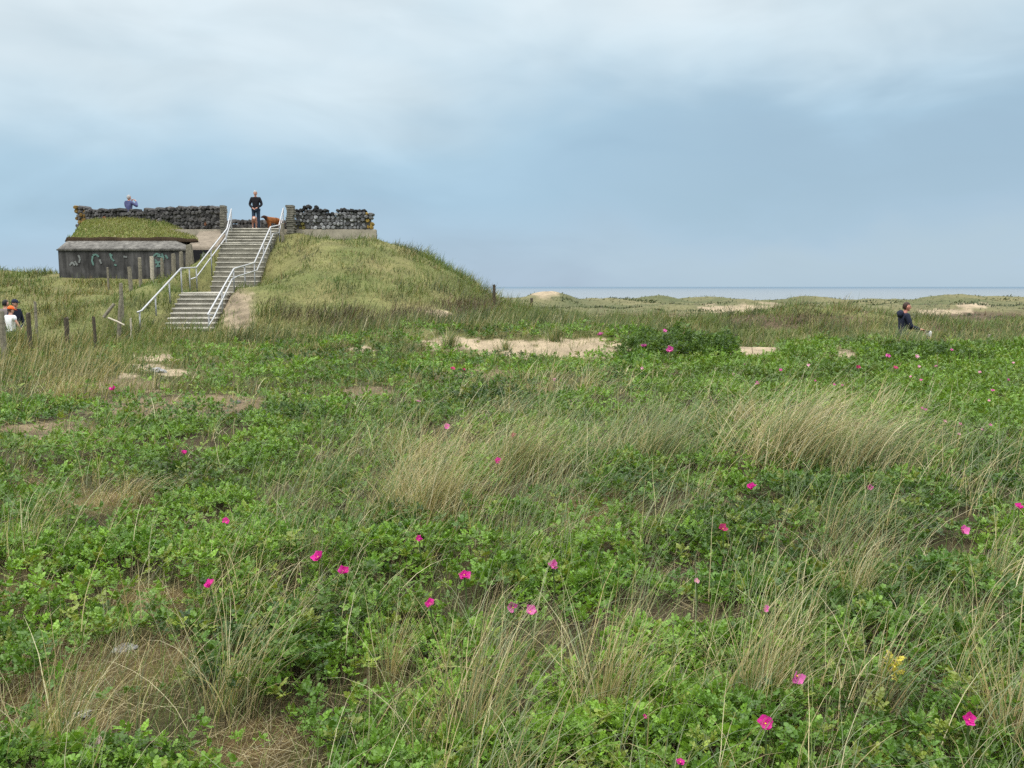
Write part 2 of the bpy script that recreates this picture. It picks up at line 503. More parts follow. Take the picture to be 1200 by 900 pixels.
# ------------------------------------------------------------------ grass blades
GREENS = np.array([[.115, .185, .048], [.140, .205, .062], [.160, .205, .085], [.18, .23, .07]])
TANS = np.array([[.40, .33, .17], [.46, .40, .22], [.33, .27, .13], [.54, .49, .31]])
GREY = np.array([[.19, .23, .12], [.23, .26, .15], [.16, .20, .11]])


def pick(pal, n, var=.15):
    return pal[rng.integers(0, len(pal), n)] * (1 + rng.normal(0, var, (n, 1)))


def blades(root, length, width, az, lean0, bend, tint, K=4, power=1.0, droop=0.0):
    """ribbons; az: lean azimuth, lean0: angle from vertical at the root, bend: added angle at the tip"""
    n = len(root)
    s = (np.arange(K) + .5) / K
    th = lean0[:, None] + bend[:, None] * s[None] ** power
    dl = (length / K)[:, None]
    hx = np.cumsum(np.sin(th) * dl, 1); hz = np.cumsum(np.cos(th) * dl, 1)
    z0 = np.zeros((n, 1)); hx = np.concatenate([z0, hx], 1); hz = np.concatenate([z0, hz], 1)
    ca, sa = np.cos(az)[:, None], np.sin(az)[:, None]
    wob = np.linspace(0, 1, K + 1)[None] ** 1.6 * rng.normal(0, .06, (n, 1)) * length[:, None] + rng.normal(0, .004, (n, K + 1)) * length[:, None]; wob[:, 0] = 0
    X = root[:, 0:1] + ca * hx - sa * wob; Y = root[:, 1:2] + sa * hx + ca * wob; Z = root[:, 2:3] + hz
    tw = rng.uniform(-1.1, 1.1, n)
    sx = -np.sin(az + tw); sy = np.cos(az + tw)
    # keep the flat of the blade mostly towards the sides it is seen from
    w = width[:, None] * .5 * np.array([.75] + [1 - .9 * (k / K) ** 1.6 for k in range(1, K + 1)])[None]
    V = np.empty((n, K + 1, 2, 3))
    V[:, :, 0, 0] = X - sx[:, None] * w; V[:, :, 0, 1] = Y - sy[:, None] * w; V[:, :, 0, 2] = Z
    V[:, :, 1, 0] = X + sx[:, None] * w; V[:, :, 1, 1] = Y + sy[:, None] * w; V[:, :, 1, 2] = Z
    b = (np.arange(n) * (K + 1) * 2)[:, None]
    k = np.arange(K)[None] * 2
    Fc = np.stack([b + k, b + k + 1, b + k + 3, b + k + 2], -1).reshape(-1, 4)
    T = np.repeat(tint, (K + 1) * 2, 0)
    return V.reshape(-1, 3), Fc, T


class Acc:
    def __init__(s): s.V = []; s.F = []; s.T = []; s.n = 0

    def add(s, vft):
        V, Fc, T = vft
        s.V.append(V); s.F.append(Fc + s.n); s.T.append(T); s.n += len(V)

    def obj(s, name, mat, parent=None):
        return mesh_np(name, np.concatenate(s.V), np.concatenate(s.F), mat, np.clip(np.concatenate(s.T), .004, .9), parent)


def cands(n, r0, r1, amax=41, pw=0.0):
    u = rng.uniform(0, 1, n)
    if pw == 0: r = r0 * (r1 / r0) ** u
    else: r = (r0 ** pw + u * (r1 ** pw - r0 ** pw)) ** (1 / pw)
    a = np.radians(rng.uniform(-amax, amax, n))
    x, y = np.sin(a) * r, np.cos(a) * r
    return x, y


def on_built(x, y):
    """true where stairs, bunker or platform stand"""
    L = np.interp(y, ST_Y, ST_L) - .03; R = np.interp(y, ST_Y, ST_R) + .03
    st = (x > L) & (x < R) & (y > 26.85) & (y < 38.4)
    bk = (x > -20.1) & (x < -5.5) & (y > 37.8) & (y < 46.3)
    fr = (x > -19.8) & (x < -12.55) & (y > 35.7) & (y < 38)
    return st | bk | fr


# marram-rich blobs as seen in the photo: (px, py, rx, ry, r0, r1)
MARRAM = [(560, 545, 150, 60, 4, 12), (770, 505, 110, 40, 5, 14), (985, 515, 100, 45, 5, 13), (690, 465, 80, 14, 8, 16), (480, 580, 70, 45, 4, 10), (60, 430, 90, 40, 10, 26), (1130, 560, 70, 34, 4, 10), (350, 590, 60, 22, 4, 9), (700, 640, 120, 18, 3, 8), (1010, 650, 80, 24, 3, 8)]
TAN_Z = [(500, 570, 60, 50, 4, 11), (985, 505, 85, 40, 5, 13), (80, 440, 90, 35, 10, 24), (240, 730, 90, 50, 3, 7), (100, 590, 90, 20, 5, 11), (690, 455, 90, 14, 9, 18), (600, 470, 60, 10, 9, 16)]


def marram_near():
    A = Acc()
    # scattered blades in small tufts
    nt_ = 2900
    x, y = cands(nt_, 1.9, 16); z = terrain(x, y)
    px, py, r, s, b = zone(x, y, z)
    mm = ell(px, py, r, MARRAM)
    clump = np.clip(.5 + 1.2 * fbm(x, y, 1.6, 2, 31), 0, 1)
    p = np.clip(.05 + .5 * clump ** 3 + .6 * mm * clump, 0, 1) * (1 - .85 * s) * (1 - .35 * b)
    p = p * np.where((px > 820) & (py < 520) & (mm < .2), .25, 1.0)
    keep = rng.uniform(0, 1, nt_) < p
    x, y, px, py, r, mm = (a[keep] for a in (x, y, px, py, r, mm))
    nb = rng.integers(8, 26, len(x))
    ix = np.repeat(np.arange(len(x)), nb); n = len(ix)
    rr = np.abs(rng.normal(0, .075, n)) * (1 + .06 * r[ix]); aa = rng.uniform(0, 2 * np.pi, n)
    X = x[ix] + rr * np.cos(aa); Y = y[ix] + rr * np.sin(aa); Z = terrain(X, Y) - .02
    R = np.hypot(X, Y)
    tanf = np.clip(.28 + .55 * ell(px, py, r, TAN_Z)[ix] + .3 * fbm(x, y, 2, 2, 33)[ix], 0, 1)
    sel = rng.uniform(0, 1, n)
    col = np.where((sel < tanf)[:, None], pick(TANS, n), np.where((rng.uniform(0, 1, n) < .5)[:, None], pick(GREENS, n), pick(GREY, n)))
    ln = rng.uniform(.22, .62, n) * (1 + .25 * mm[ix])
    wd = np.maximum(rng.uniform(.0026, .0052, n), R * .00070)
    az = rng.normal(.25, .75, n) + np.where(rng.uniform(0, 1, n) < .14, rng.uniform(-3, 3, n), 0)
    A.add(blades(np.stack([X, Y, Z], 1), ln, wd, az, np.abs(rng.normal(.12, .22, n)), np.abs(rng.normal(1.15, .6, n)), col, 6, 1.5))
    # single thin blades blown flat inside the swathes
    n0 = 46000
    x, y = cands(n0, 3, 19); z = terrain(x, y); px, py, r, s, b = zone(x, y, z)
    mm = ell(px, py, r, MARRAM) * np.clip(.50 + 2.0 * fbm(x, y, 1.5, 3, 35), .0, 1)
    keep = rng.uniform(0, 1, n0) < mm * .8
    x, y, z, px, py, r = (a[keep] for a in (x, y, z, px, py, r)); n = len(x)
    tanf = np.clip(.16 + .6 * ell(px, py, r, TAN_Z) + .5 * fbm(x, y, 1.2, 2, 36), 0, 1); sel = rng.uniform(0, 1, n)
    col = np.where((sel < tanf)[:, None], pick(TANS, n), np.where((rng.uniform(0, 1, n) < .45)[:, None], pick(GREENS, n), pick(GREY, n)))
    A.add(blades(np.stack([x, y, z - .02], 1), rng.uniform(.35, .8, n), np.maximum(.0026, r * .00065), rng.normal(.2, .35, n),
                 np.abs(rng.normal(.5, .3, n)), np.abs(rng.normal(.95, .35, n)), col, 5, 1.2))
    o = A.obj('marram_grass', M['blade'])
    tag(o, 'thin blades of pale and green beach grass scattered between the rose leaves', 'grass', kind='stuff')


marram_near()


def litter():
    """dry stems and short sward on the ground"""
    A = Acc()
    n0 = 60000
    x, y = cands(n0, 1.8, 15, pw=-.4); z = terrain(x, y); px, py, r, s, b = zone(x, y, z)
    keep = rng.uniform(0, 1, n0) < (.45 + .55 * b) * (1 - .75 * s)
    x, y, z, r, b = (a[keep] for a in (x, y, z, r, b)); n = len(x)
    col = pick(np.concatenate([TANS, TANS * .5, TANS * .3, np.array([[.11, .075, .04], [.16, .11, .06], [.07, .05, .03]])]), n)
    A.add(blades(np.stack([x, y, z + rng.uniform(.0, .03, n)], 1), rng.uniform(.06, .28, n), np.maximum(rng.uniform(.0016, .0036, n), r * .0005), rng.uniform(-3.14, 3.14, n),
                 rng.uniform(1.1, 1.6, n), rng.normal(0, .25, n), col, 3))
    o = A.obj('dry_litter', M['blade']); tag(o, 'dead straw coloured stems lying on the bare soil', 'litter', kind='stuff')
    A = Acc()
    n0 = 90000
    x, y = cands(n0, 1.8, 25, pw=-.25); z = terrain(x, y); px, py, r, s, b = zone(x, y, z)
    keep = rng.uniform(0, 1, n0) < np.interp(r, [2, 7, 12], [.4, .6, 1]) * (.50 + .4 * np.clip(fbm(x, y, 1.1, 2, 41) * 2, -1, 1)) * (1 - .93 * s) * (1 - np.where(r > 8, .52, -.15) * b)
    x, y, z, px, py, r, b = (a[keep] for a in (x, y, z, px, py, r, b)); n = len(x)
    tanf = np.clip(.22 + .5 * (fbm(x, y, 3, 2, 42)) + .4 * b + .35 * ell(px, py, r, TAN_Z), 0, .85)
    sel = rng.uniform(0, 1, n) < tanf
    col = np.where(sel[:, None], pick(TANS * .9, n), pick(GREENS * np.array([[1.0, 1.12, .8]]), n))
    A.add(blades(np.stack([x, y, z - .01], 1), rng.uniform(.06, .2, n) * (1 + .02 * r), np.maximum(.0022, r * .0008), rng.normal(.3, 1.2, n),
                 np.abs(rng.normal(.2, .25, n)), np.abs(rng.normal(.6, .4, n)), col, 3))
    o = A.obj('short_grass', M['blade']); tag(o, 'short green and straw grass growing low between the roses', 'grass', kind='stuff')


litter()


def hill_grass():
    A = Acc()
    # sward between 14 m and the hill's crest
    n0 = 290000
    x, y = cands(n0, 14, 50, pw=.3); z = terrain(x, y); px, py, r, s, b = zone(x, y, z)
    hill = sstep(.15, .5, z - .25) * (y > 23.5)
    rosez = (px > 700) & (r < 23.5)
    fieldz = (y < 20) & ~rosez
    p = np.where(rosez, .12, .85) * (1 - .86 * s) * (1 - .8 * b) * np.where(fieldz, .45, 1.0)
    keep = (rng.uniform(0, 1, n0) < p) & ~on_built(x, y)
    x, y, z, px, py, r, hill = (a[keep] for a in (x, y, z, px, py, r, hill)); n = len(x)
    c1 = fbm(x, y, 3.2, 3, 51); c2 = fbm(x, y, .9, 2, 52)
    g = lerp(np.array([[.092, .145, .036]]), np.array([[.160, .190, .052]]), np.clip(.5 + c1, 0, 1))
    dk = np.array([[.055, .074, .032]])
    g = lerp(g, dk, np.clip(c2 * 2.4 - .02 + 1.2 * c1 + .9 * fbm(x, y, 1.5, 2, 54), 0, .9))
    tanf = np.clip(.16 + .65 * fbm(x, y, 4.5, 3, 53) + .08 * (x < -10), .03, .8)
    sel = rng.uniform(0, 1, n) < tanf
    col = np.where(sel[:, None], pick(np.array([[.30, .255, .12], [.25, .22, .10], [.20, .145, .075]]), n), g * (1 + rng.normal(0, .16, (n, 1))))
    shr = ell(px, py, r, [(490, 368, 75, 9, 22, 36), (415, 380, 45, 10, 22, 34), (355, 372, 30, 8, 24, 34), (540, 362, 50, 6, 24, 38), (310, 352, 14, 6, 24, 36)])
    shr = rng.uniform(0, 1, n) < np.clip(1.5 * shr + 1.1 * fbm(x, y, 1.2, 2, 59) * (shr > .05), 0, .9)
    col = np.where(shr[:, None], pick(np.array([[.085, .065, .045], [.12, .085, .055], [.07, .06, .04]]), n), col)
    tall = np.clip(.45 + 1.7 * fbm(x, y, 1.5, 2, 54), 0, 1)
    short = np.exp(-((x + 5) / 3.5) ** 2 - ((y - 33) / 4) ** 2)
    rag = sstep(-4.8, -3.0, x) * (y > 27) + ((y > 23.5) & (y < 28.5)) * .8
    L = rng.uniform(.10, .30, n) * (.35 + 1.6 * tall) * (1 - .35 * short) * (1 + .7 * np.clip(rag, 0, 1)) * np.where(y < 23, .8, 1)
    A.add(blades(np.stack([x, y, z - .02], 1), L, r * .00065 * rng.uniform(.7, 1.2, n), rng.normal(.2, 1.3, n),
                 np.abs(rng.normal(.25, .3, n)), np.abs(rng.normal(.9, .5, n)), col, 3))
    o = A.obj('hill_grass', M['blade']); tag(o, 'rough green and straw grass covering the bunker hill', 'grass', kind='stuff')
    # tall marram fringe: behind the sand bowl, at the ridge on the right, at far left
    A = Acc()
    n0 = 60000
    x, y = cands(n0, 15, 34, pw=.3); z = terrain(x, y); px, py, r, s, b = zone(x, y, z)
    fr = ell(px, py, r, [(640, 383, 130, 14, 20, 30), (430, 392, 70, 14, 20, 30), (900, 396, 90, 6, 20, 27), (770, 380, 80, 12, 21, 32), (560, 388, 60, 10, 20, 28), (400, 375, 80, 16, 23, 31), (1062, 392, 60, 7, 19.5, 23.4), (12, 392, 30, 16, 19, 23.8),
                         (980, 392, 50, 7, 20.8, 26), (1150, 400, 90, 10, 20, 30), (40, 400, 80, 30, 17, 26), (50, 440, 90, 30, 14, 22), (330, 400, 60, 10, 20, 30), (280, 395, 60, 10, 18, 27)])
    fr *= np.clip(.65 + 1.0 * fbm(x, y, 1.4, 2, 55), .05, 1)
    keep = (rng.uniform(0, 1, n0) < fr * .75) & (s < .4) & ~on_built(x, y)
    x, y, z, px, r = (a[keep] for a in (x, y, z, px, r)); n = len(x)
    cc = fbm(x, y, 2.0, 2, 56)
    col = lerp(np.array([[.062, .095, .040]]), np.array([[.120, .150, .058]]), np.clip(.5 + cc, 0, 1)) * (1 + rng.normal(0, .15, (n, 1)))
    sel = rng.uniform(0, 1, n) < np.where(px < 160, .55, np.where(px > 830, .40, .22))
    col = np.where(sel[:, None], pick(TANS * .8, n), col)
    A.add(blades(np.stack([x, y, z - .02], 1), rng.uniform(.3, .66, n), r * .0008 * rng.uniform(.6, 1.1, n), rng.normal(.2, .6, n),
                 np.abs(rng.normal(.1, .18, n)), np.abs(rng.normal(.5, .3, n)), col, 4))
    o = A.obj('tall_dune_grass', M['blade']); tag(o, 'tall grey green grass along the edge of the sandy bowl and path', 'grass', kind='stuff')
    # rolling dunes beyond
    A = Acc()
    n0 = 95000
    x, y = cands(n0, 26, 240, pw=-.35); z = terrain(x, y); px, py, r, s, b = zone(x, y, z)
    keep = (rng.uniform(0, 1, n0) < .9 * (1 - s)) & ((x > -2.0) | (y > 64)) & (y > 23.5) & (px > 520)
    x, y, z, px, py, r = (a[keep] for a in (x, y, z, px, py, r)); n = len(x)
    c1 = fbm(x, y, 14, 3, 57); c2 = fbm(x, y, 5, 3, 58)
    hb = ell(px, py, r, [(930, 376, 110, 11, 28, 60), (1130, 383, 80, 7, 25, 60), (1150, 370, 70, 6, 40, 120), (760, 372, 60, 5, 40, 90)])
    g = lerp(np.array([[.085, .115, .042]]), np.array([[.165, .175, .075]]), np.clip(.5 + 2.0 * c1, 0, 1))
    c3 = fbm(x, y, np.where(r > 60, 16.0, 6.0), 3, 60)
    g = lerp(g, np.array([[.050, .070, .032]]), np.clip(c3 * 3.0 + .05, 0, .85))  # dark scrub patches; their tone also stands in for weak shade in hollows
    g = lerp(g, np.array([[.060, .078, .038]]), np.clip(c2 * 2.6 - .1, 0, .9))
    bsel = rng.uniform(0, 1, n) < np.clip(1.3 * hb + .10 + .8 * c2 * (r < 80), 0, .92)
    col = np.where(bsel[:, None], pick(np.array([[.105, .072, .048], [.145, .10, .065], [.08, .058, .04], [.20, .15, .095]]), n), g * (1 + rng.normal(0, .16, (n, 1))))
    L = rng.uniform(.16, .36, n) * np.interp(r, [26, 60, 120, 240], [.85, .9, .9, 1.1]) * (.6 + .8 * np.clip(.5 + c2 * 1.5, 0, 1))
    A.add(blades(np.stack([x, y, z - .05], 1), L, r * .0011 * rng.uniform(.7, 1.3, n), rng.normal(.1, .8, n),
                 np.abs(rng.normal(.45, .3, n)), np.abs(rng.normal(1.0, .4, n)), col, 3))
    nc = 420
    cx, cy = cands(nc, 34, 210, pw=-.2); cz = terrain(cx, cy)
    cpx, cpy = project(cx, cy, cz)
    ok = ((cx > -1) | (cy > 66)) & (cpx > 540); cx, cy = cx[ok], cy[ok]
    rad_ = rng.uniform(.4, 1.5, len(cx)) * np.interp(cy, [34, 200], [.6, 1.6])
    ix = np.repeat(np.arange(len(cx)), 70); nn = len(ix)
    qa = rng.uniform(0, 6.283, nn); qr = np.sqrt(rng.uniform(0, 1, nn)) * rad_[ix]
    X = cx[ix] + np.cos(qa) * qr * 1.6; Y = cy[ix] + np.sin(qa) * qr; rr_ = np.hypot(X, Y)
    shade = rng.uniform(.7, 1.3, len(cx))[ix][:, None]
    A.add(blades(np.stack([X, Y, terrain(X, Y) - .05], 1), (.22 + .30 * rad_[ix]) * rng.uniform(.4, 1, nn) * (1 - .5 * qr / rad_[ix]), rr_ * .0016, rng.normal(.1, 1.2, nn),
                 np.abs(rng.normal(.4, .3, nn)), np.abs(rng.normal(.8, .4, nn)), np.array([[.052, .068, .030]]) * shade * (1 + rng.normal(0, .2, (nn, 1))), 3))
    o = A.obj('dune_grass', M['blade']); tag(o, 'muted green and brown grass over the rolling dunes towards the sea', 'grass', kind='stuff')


hill_grass()

# ------------------------------------------------------------------ rose leaves
def leaflets(fine):
    if fine:
        v = np.array([[0, 0, 0], [-.30, .22, .07], [-.40, .55, .09], [-.22, .86, .05], [0, 1, -.03], [.22, .86, .05], [.40, .55, .09], [.30, .22, .07], [0, .5, -.02]])
        f = np.array([[0, 8, 1], [1, 8, 2], [2, 8, 3], [3, 8, 4], [4, 8, 5], [5, 8, 6], [6, 8, 7], [7, 8, 0]])
    else:
        v = np.array([[0, 0, 0], [-.42, .5, .10], [0, 1, -.02], [.42, .5, .10]])
        f = np.array([[0, 2, 1], [0, 3, 2]])
    return v, f


def rotz(a):
    c, s = np.cos(a), np.sin(a); return np.array([[c, -s, 0], [s, c, 0], [0, 0, 1]])


def rotx(a):
    c, s = np.cos(a), np.sin(a); return np.array([[1, 0, 0], [0, c, -s], [0, s, c]])


def sprig_proto(fine, nleaf, seed):
    r_ = np.random.default_rng(seed)
    v0, f0 = leaflets(fine)
    Vs, Fs, Ts, n = [], [], [], 0
    for i in range(nleaf):
        az = i * 2.399 + r_.normal(0, .25)
        el = np.radians(r_.uniform(5, 60)) if i < nleaf - 2 else np.radians(r_.uniform(50, 80))
        h = .05 * i / nleaf - .02 + r_.normal(0, .012)
        Ln = r_.uniform(.065, .105)
        lb = r_.uniform(.75, 1.3)
        droop = r_.uniform(.1, .7)
        Rl = rotz(az) @ rotx(el)
        parts = [(.35, -1), (.35, 1), (.62, -1), (.62, 1), (.86, -1), (.86, 1), (.98, 0)]
        for (t, sd) in parts:
            sz = Ln * (.36 if sd else .42) * r_.uniform(.85, 1.15)
            v = v0 * sz
            v = v @ rotx(r_.normal(-.15, .25)).T @ rotz(-sd * r_.uniform(.75, 1.15)).T
            v = v + np.array([0, t * Ln, -droop * Ln * t * t * .6])
            v = v @ Rl.T + np.array([0, 0, h])
            Vs.append(v); Fs.append(f0 + n); n += len(v)
            Ts.append(np.full(len(v), lb * r_.uniform(.85, 1.15)))
    return np.concatenate(Vs), np.concatenate(Fs), np.concatenate(Ts)


PF = [sprig_proto(True, 7, 100 + i) for i in range(8)]
PC = [sprig_proto(False, 7, 200 + i) for i in range(8)]


def sprigs(protos, pos, scale, tint, A, tilt=.35):
    which = rng.integers(0, len(protos), len(pos))
    for k, (v, f, lb) in enumerate(protos):
        ii = np.nonzero(which == k)[0]
        if len(ii) == 0: continue
        n = len(ii)
        a = rng.uniform(0, 6.283, n); tx = rng.normal(0, tilt, n); ty = rng.normal(.1, tilt, n)
        ca, sa = np.cos(a), np.sin(a)
        Rz = np.zeros((n, 3, 3)); Rz[:, 0, 0] = ca; Rz[:, 0, 1] = -sa; Rz[:, 1, 0] = sa; Rz[:, 1, 1] = ca; Rz[:, 2, 2] = 1
        Rx = np.zeros((n, 3, 3)); Rx[:, 0, 0] = 1; Rx[:, 1, 1] = np.cos(tx); Rx[:, 1, 2] = -np.sin(tx); Rx[:, 2, 1] = np.sin(tx); Rx[:, 2, 2] = np.cos(tx)
        Ry = np.zeros((n, 3, 3)); Ry[:, 1, 1] = 1; Ry[:, 0, 0] = np.cos(ty); Ry[:, 0, 2] = np.sin(ty); Ry[:, 2, 0] = -np.sin(ty); Ry[:, 2, 2] = np.cos(ty)
        Rm = Ry @ Rx @ Rz * scale[ii][:, None, None]
        V = np.einsum('nij,vj->nvi', Rm, v) + pos[ii][:, None, :]
        Fc = (f[None] + (np.arange(n) * len(v))[:, None, None]).reshape(-1, 3)
        T = tint[ii][:, None, :] * lb[None, :, None]
        A.add((V.reshape(-1, 3), Fc, T.reshape(-1, 3)))


LG1 = np.array([[.074, .166, .020]]); LG2 = np.array([[.172, .312, .032]]); LGD = np.array([[.026, .058, .015]]); LGY = np.array([[.23, .25, .045]])


def leaf_colour(x, y, px, py):
    n = len(x)
    c = lerp(LG1, LG2, np.clip(.5 + 1.1 * fbm(x, y, 1.1, 3, 61) + rng.normal(0, .30, n), 0, 1))
    c = lerp(c, LGD, np.clip(fbm(x, y, 2.2, 2, 62) * 1.5 + .08 + rng.normal(0, .28, n), 0, .9))
    yl = rng.uniform(0, 1, n)
    c = lerp(c, LGY, np.where(yl < .10, .6, 0))
    bright = ((px > 760) & (py < 520)) * .35 + ((px < 620) & (py > 500) & (py < 600)) * .15
    c = lerp(c, np.array([[.155, .250, .042]]), bright)
    return c


def rose_cover():
    A = Acc()
    # near
    n0 = 21000
    x, y = cands(n0, 1.9, 6.0, 42, pw=1.2); z = terrain(x, y); px, py, r, s, b = zone(x, y, z)
    d = rose_density(x, y, px, py, r, s, b)
    keep = rng.uniform(0, 1, n0) < d
    x, y, z, px, py, r = (a[keep] for a in (x, y, z, px, py, r))
    hgt = rose_height(x, y) * rng.uniform(.3, 1.05, len(x))
    sprigs(PF, np.stack([x, y, z + hgt], 1), rng.uniform(.24, .56, len(x)) * np.interp(r, [2, 4.5], [.78, 1.0]), leaf_colour(x, y, px, py), A)
    # mid
    n0 = 52000
    x, y = cands(n0, 5.9, 24.0, 41, pw=.75); z = terrain(x, y); px, py, r, s, b = zone(x, y, z)
    d = rose_density(x, y, px, py, r, s, b)
    keep = (rng.uniform(0, 1, n0) < d)
    x, y, z, px, py, r = (a[keep] for a in (x, y, z, px, py, r))
    hgt = rose_height(x, y) * rng.uniform(.3, 1.05, len(x))
    sprigs(PC, np.stack([x, y, z + hgt], 1), rng.uniform(.8, 1.15, len(x)) * np.interp(r, [6, 10, 24], [.50, .66, 1.1]), leaf_colour(x, y, px, py), A)
    o = A.obj('rose_ground_cover', M['leaf'])
    tag(o, 'low carpet of green wild rose leaves spreading over the dune', 'ground cover', kind='stuff')
    # woody stems of the near plants
    B = Acc()
    n0 = 17000
    x, y = cands(n0, 1.9, 7, 42, pw=.8); z = terrain(x, y); px, py, r, s, b = zone(x, y, z)
    keep = rng.uniform(0, 1, n0) < .25 + .6 * rose_density(x, y, px, py, r, s, b)
    x, y, z, r = (a[keep] for a in (x, y, z, r)); n = len(x)
    B.add(blades(np.stack([x, y, z - .01], 1), rose_height(x, y) * rng.uniform(.7, 1.1, n), np.full(n, .004), rng.uniform(-3, 3, n),
                 np.abs(rng.normal(.2, .3, n)), rng.normal(0, .3, n), pick(np.array([[.07, .045, .03], [.11, .07, .04], [.22, .16, .10], [.30, .24, .16]]), n), 3))
    o = B.obj('rose_stems', M['blade']); tag(o, 'thin brown stems under the wild rose leaves', 'stems', kind='stuff')


def rose_height(x, y):
    return np.clip(.12 + .22 * fbm(x, y, .65, 3, 63) + .13 * fbm(x, y, 2.4, 2, 64), .03, .40)


def rose_density(x, y, px, py, r, s, b):
    cl = np.clip(.60 + 1.85 * fbm(x, y, .8, 3, 65) + .5 * fbm(x, y, 2.6, 2, 66), 0, 1)
    mm = ell(px, py, r, MARRAM)
    d = cl * (1 - .42 * mm) * (1 - np.where(r > 8, .76, .42) * b) * (1 - s)
    # right-hand carpet is dense
    carpet = sstep(740, 860, px) * (1 - sstep(500, 560, py)) * (1 - .7 * mm)
    d = np.maximum(d, .85 * carpet * (1 - s))
    # far left is grass and sand, patchy there
    left = (1 - sstep(150, 330, px)) * (1 - sstep(430, 520, py))
    d = d * (1 - .85 * left)
    d = d * np.where((px < 700) & (py < 470), .42, 1)
    ctr = (px > 380) & (px < 760) & (py < 440) & (py > 395)
    d = np.where(ctr, np.maximum(d, .35 * (1 - s)), d)
    return d * np.where(y < 22.6, 1, 0)


rose_cover()

# denser rose bushes that stand out as single plants
BUSH = [(795, 416, 72, 30, 'dark green rose bush with pink flowers at right end of the sand bowl', .46),
        (1075, 422, 62, 16, 'dark low rose bush with reddish flowers on the bank below the navy hooded man', .26)]
for (bx, by, bw, bh, lab, hh) in BUSH:
    c = G(bx, by)
    D = c.y; w = bw * D / F
    e = empty('rose_bush', c, lab, 'bush', 'rose bushes')
    A = Acc(); n = 900
    a = rng.uniform(0, 6.283, n); q = np.sqrt(rng.uniform(0, 1, n)) * (1 + .5 * fbm(np.cos(a) + bx, np.sin(a), .8, 2, 72))
    X = np.cos(a) * q * w; Y = np.sin(a) * q * w * .7
    env = hh * np.sqrt(np.clip(1 - q ** 2 * .8, 0, 1)) * (1 + 1.3 * fbm(X + bx, Y, .45, 2, 71))
    Z = env * rng.uniform(.25, 1.05, n) ** .6 + terrain(X + c.x, Y + c.y) - c.z
    col = lerp(np.array([[.045, .095, .024]]), np.array([[.135, .225, .040]]), rng.uniform(0, 1, n))
    sprigs(PC, np.stack([X, Y, Z], 1), rng.uniform(.6, 1.1, n), col, A, .7)
    A.obj('foliage', M['leaf'], e)
    B = Acc(); n = 60
    X = rng.normal(0, .4, n) * w; Y = rng.normal(0, .25, n) * w
    B.add(blades(np.stack([X, Y, terrain(X + c.x, Y + c.y) - c.z - .03], 1), np.full(n, hh * .9), np.full(n, .014), rng.uniform(-3, 3, n), np.abs(rng.normal(.2, .2, n)), rng.normal(.1, .2, n),
                 pick(np.array([[.07, .045, .03]]), n), 3))
    tag(B.obj('stems', M['blade'], e), kind='stuff')

# ------------------------------------------------------------------ marram tussocks standing out as single plants
# (base px, base py, blades, radius m, length m, tan share, lean, label)
TUSS = [
    (915, 548, 860, .52, 1.25, .60, 1.4, 'largest straw coloured beach grass tussock, bent over to the right by the wind'),
    (1005, 558, 520, .46, 1.0, .50, 1.5, 'wind bent pale tussock directly right of the largest straw coloured tussock'),
    (866, 500, 420, .22, .50, .70, 1.3, 'brown matted grass hump behind the left edge of the largest tussock'),
    (500, 610, 800, .36, .70, .75, .8, 'wide brownish dry grass tussock left of centre, above the lowest pink roses'),
    (600, 560, 700, .40, .75, .5, 1.0, 'grey green swept tussock in the centre with two pink roses beside it'),
    (760, 545, 620, .40, .75, .3, .9, 'grey green arching tussock left of the largest straw coloured tussock'),
    (705, 850, 230, .11, .62, .72, .35, 'upright pale tussock at bottom centre with tips bending to the right'),
    (545, 880, 190, .17, .72, .55, .45, 'loose thin pale tussock left of the upright one at bottom centre'),
    (880, 835, 320, .16, .55, .62, .45, 'bushy straw tussock immediately left of the two petalled pink rose'),
    (1020, 850, 90, .09, .62, .45, .5, 'sparse green tussock below the yellow leaves at bottom right'),
    (268, 835, 160, .13, .62, .55, .7, 'arching thin tussock at lower left among dark rose leaves'),
    (1058, 409, 420, .42, .62, .15, .35, 'green grass tuft directly in front of the navy hooded man'),
    (65, 890, 120, .12, .55, .70, .5, 'spiky pale tussock behind the flat grey stones at lower left'),
    (1183, 895, 130, .05, .60, .70, .2, 'tight upright straw tussock at the bottom right edge'),
    (345, 760, 170, .12, .48, .45, .8, 'green leaning tussock between the single pink rose and the pair at left'),
    (995, 705, 150, .12, .50, .6, .5, 'thin straw tussock on the right, above the yellow leaves'),
    (1165, 690, 160, .16, .48, .4, .8, 'arching tussock at the right edge below two pink roses'),
    (455, 800, 60, .04, .50, .75, .2, 'thin brown stalky tuft left of the bottom centre tussocks'),
    (150, 590, 240, .24, .42, .80, 1.3, 'flattened tan grass tuft on the left side of the field'),
    (650, 400, 160, .14, .55, .2, .4, 'green tuft of grass growing in the middle of the sand bowl'),
    (592, 410, 90, .14, .34, .2, .3, 'small sparse green tuft at the lower edge of the sand bowl'),
    (526, 408, 170, .16, .55, .2, .35, 'green tuft at the left end of the sand bowl'),
    (16, 408, 420, .36, .78, .22, .35, 'dark green grass clump hiding the legs of the walkers at left'),
    (75, 470, 260, .30, .50, .75, .5, 'brownish tall grass clump at left beside the bare path'),
    (300, 500, 90, .10, .30, .8, .3, 'small orange brown tuft at the right end of the bare path'),
]
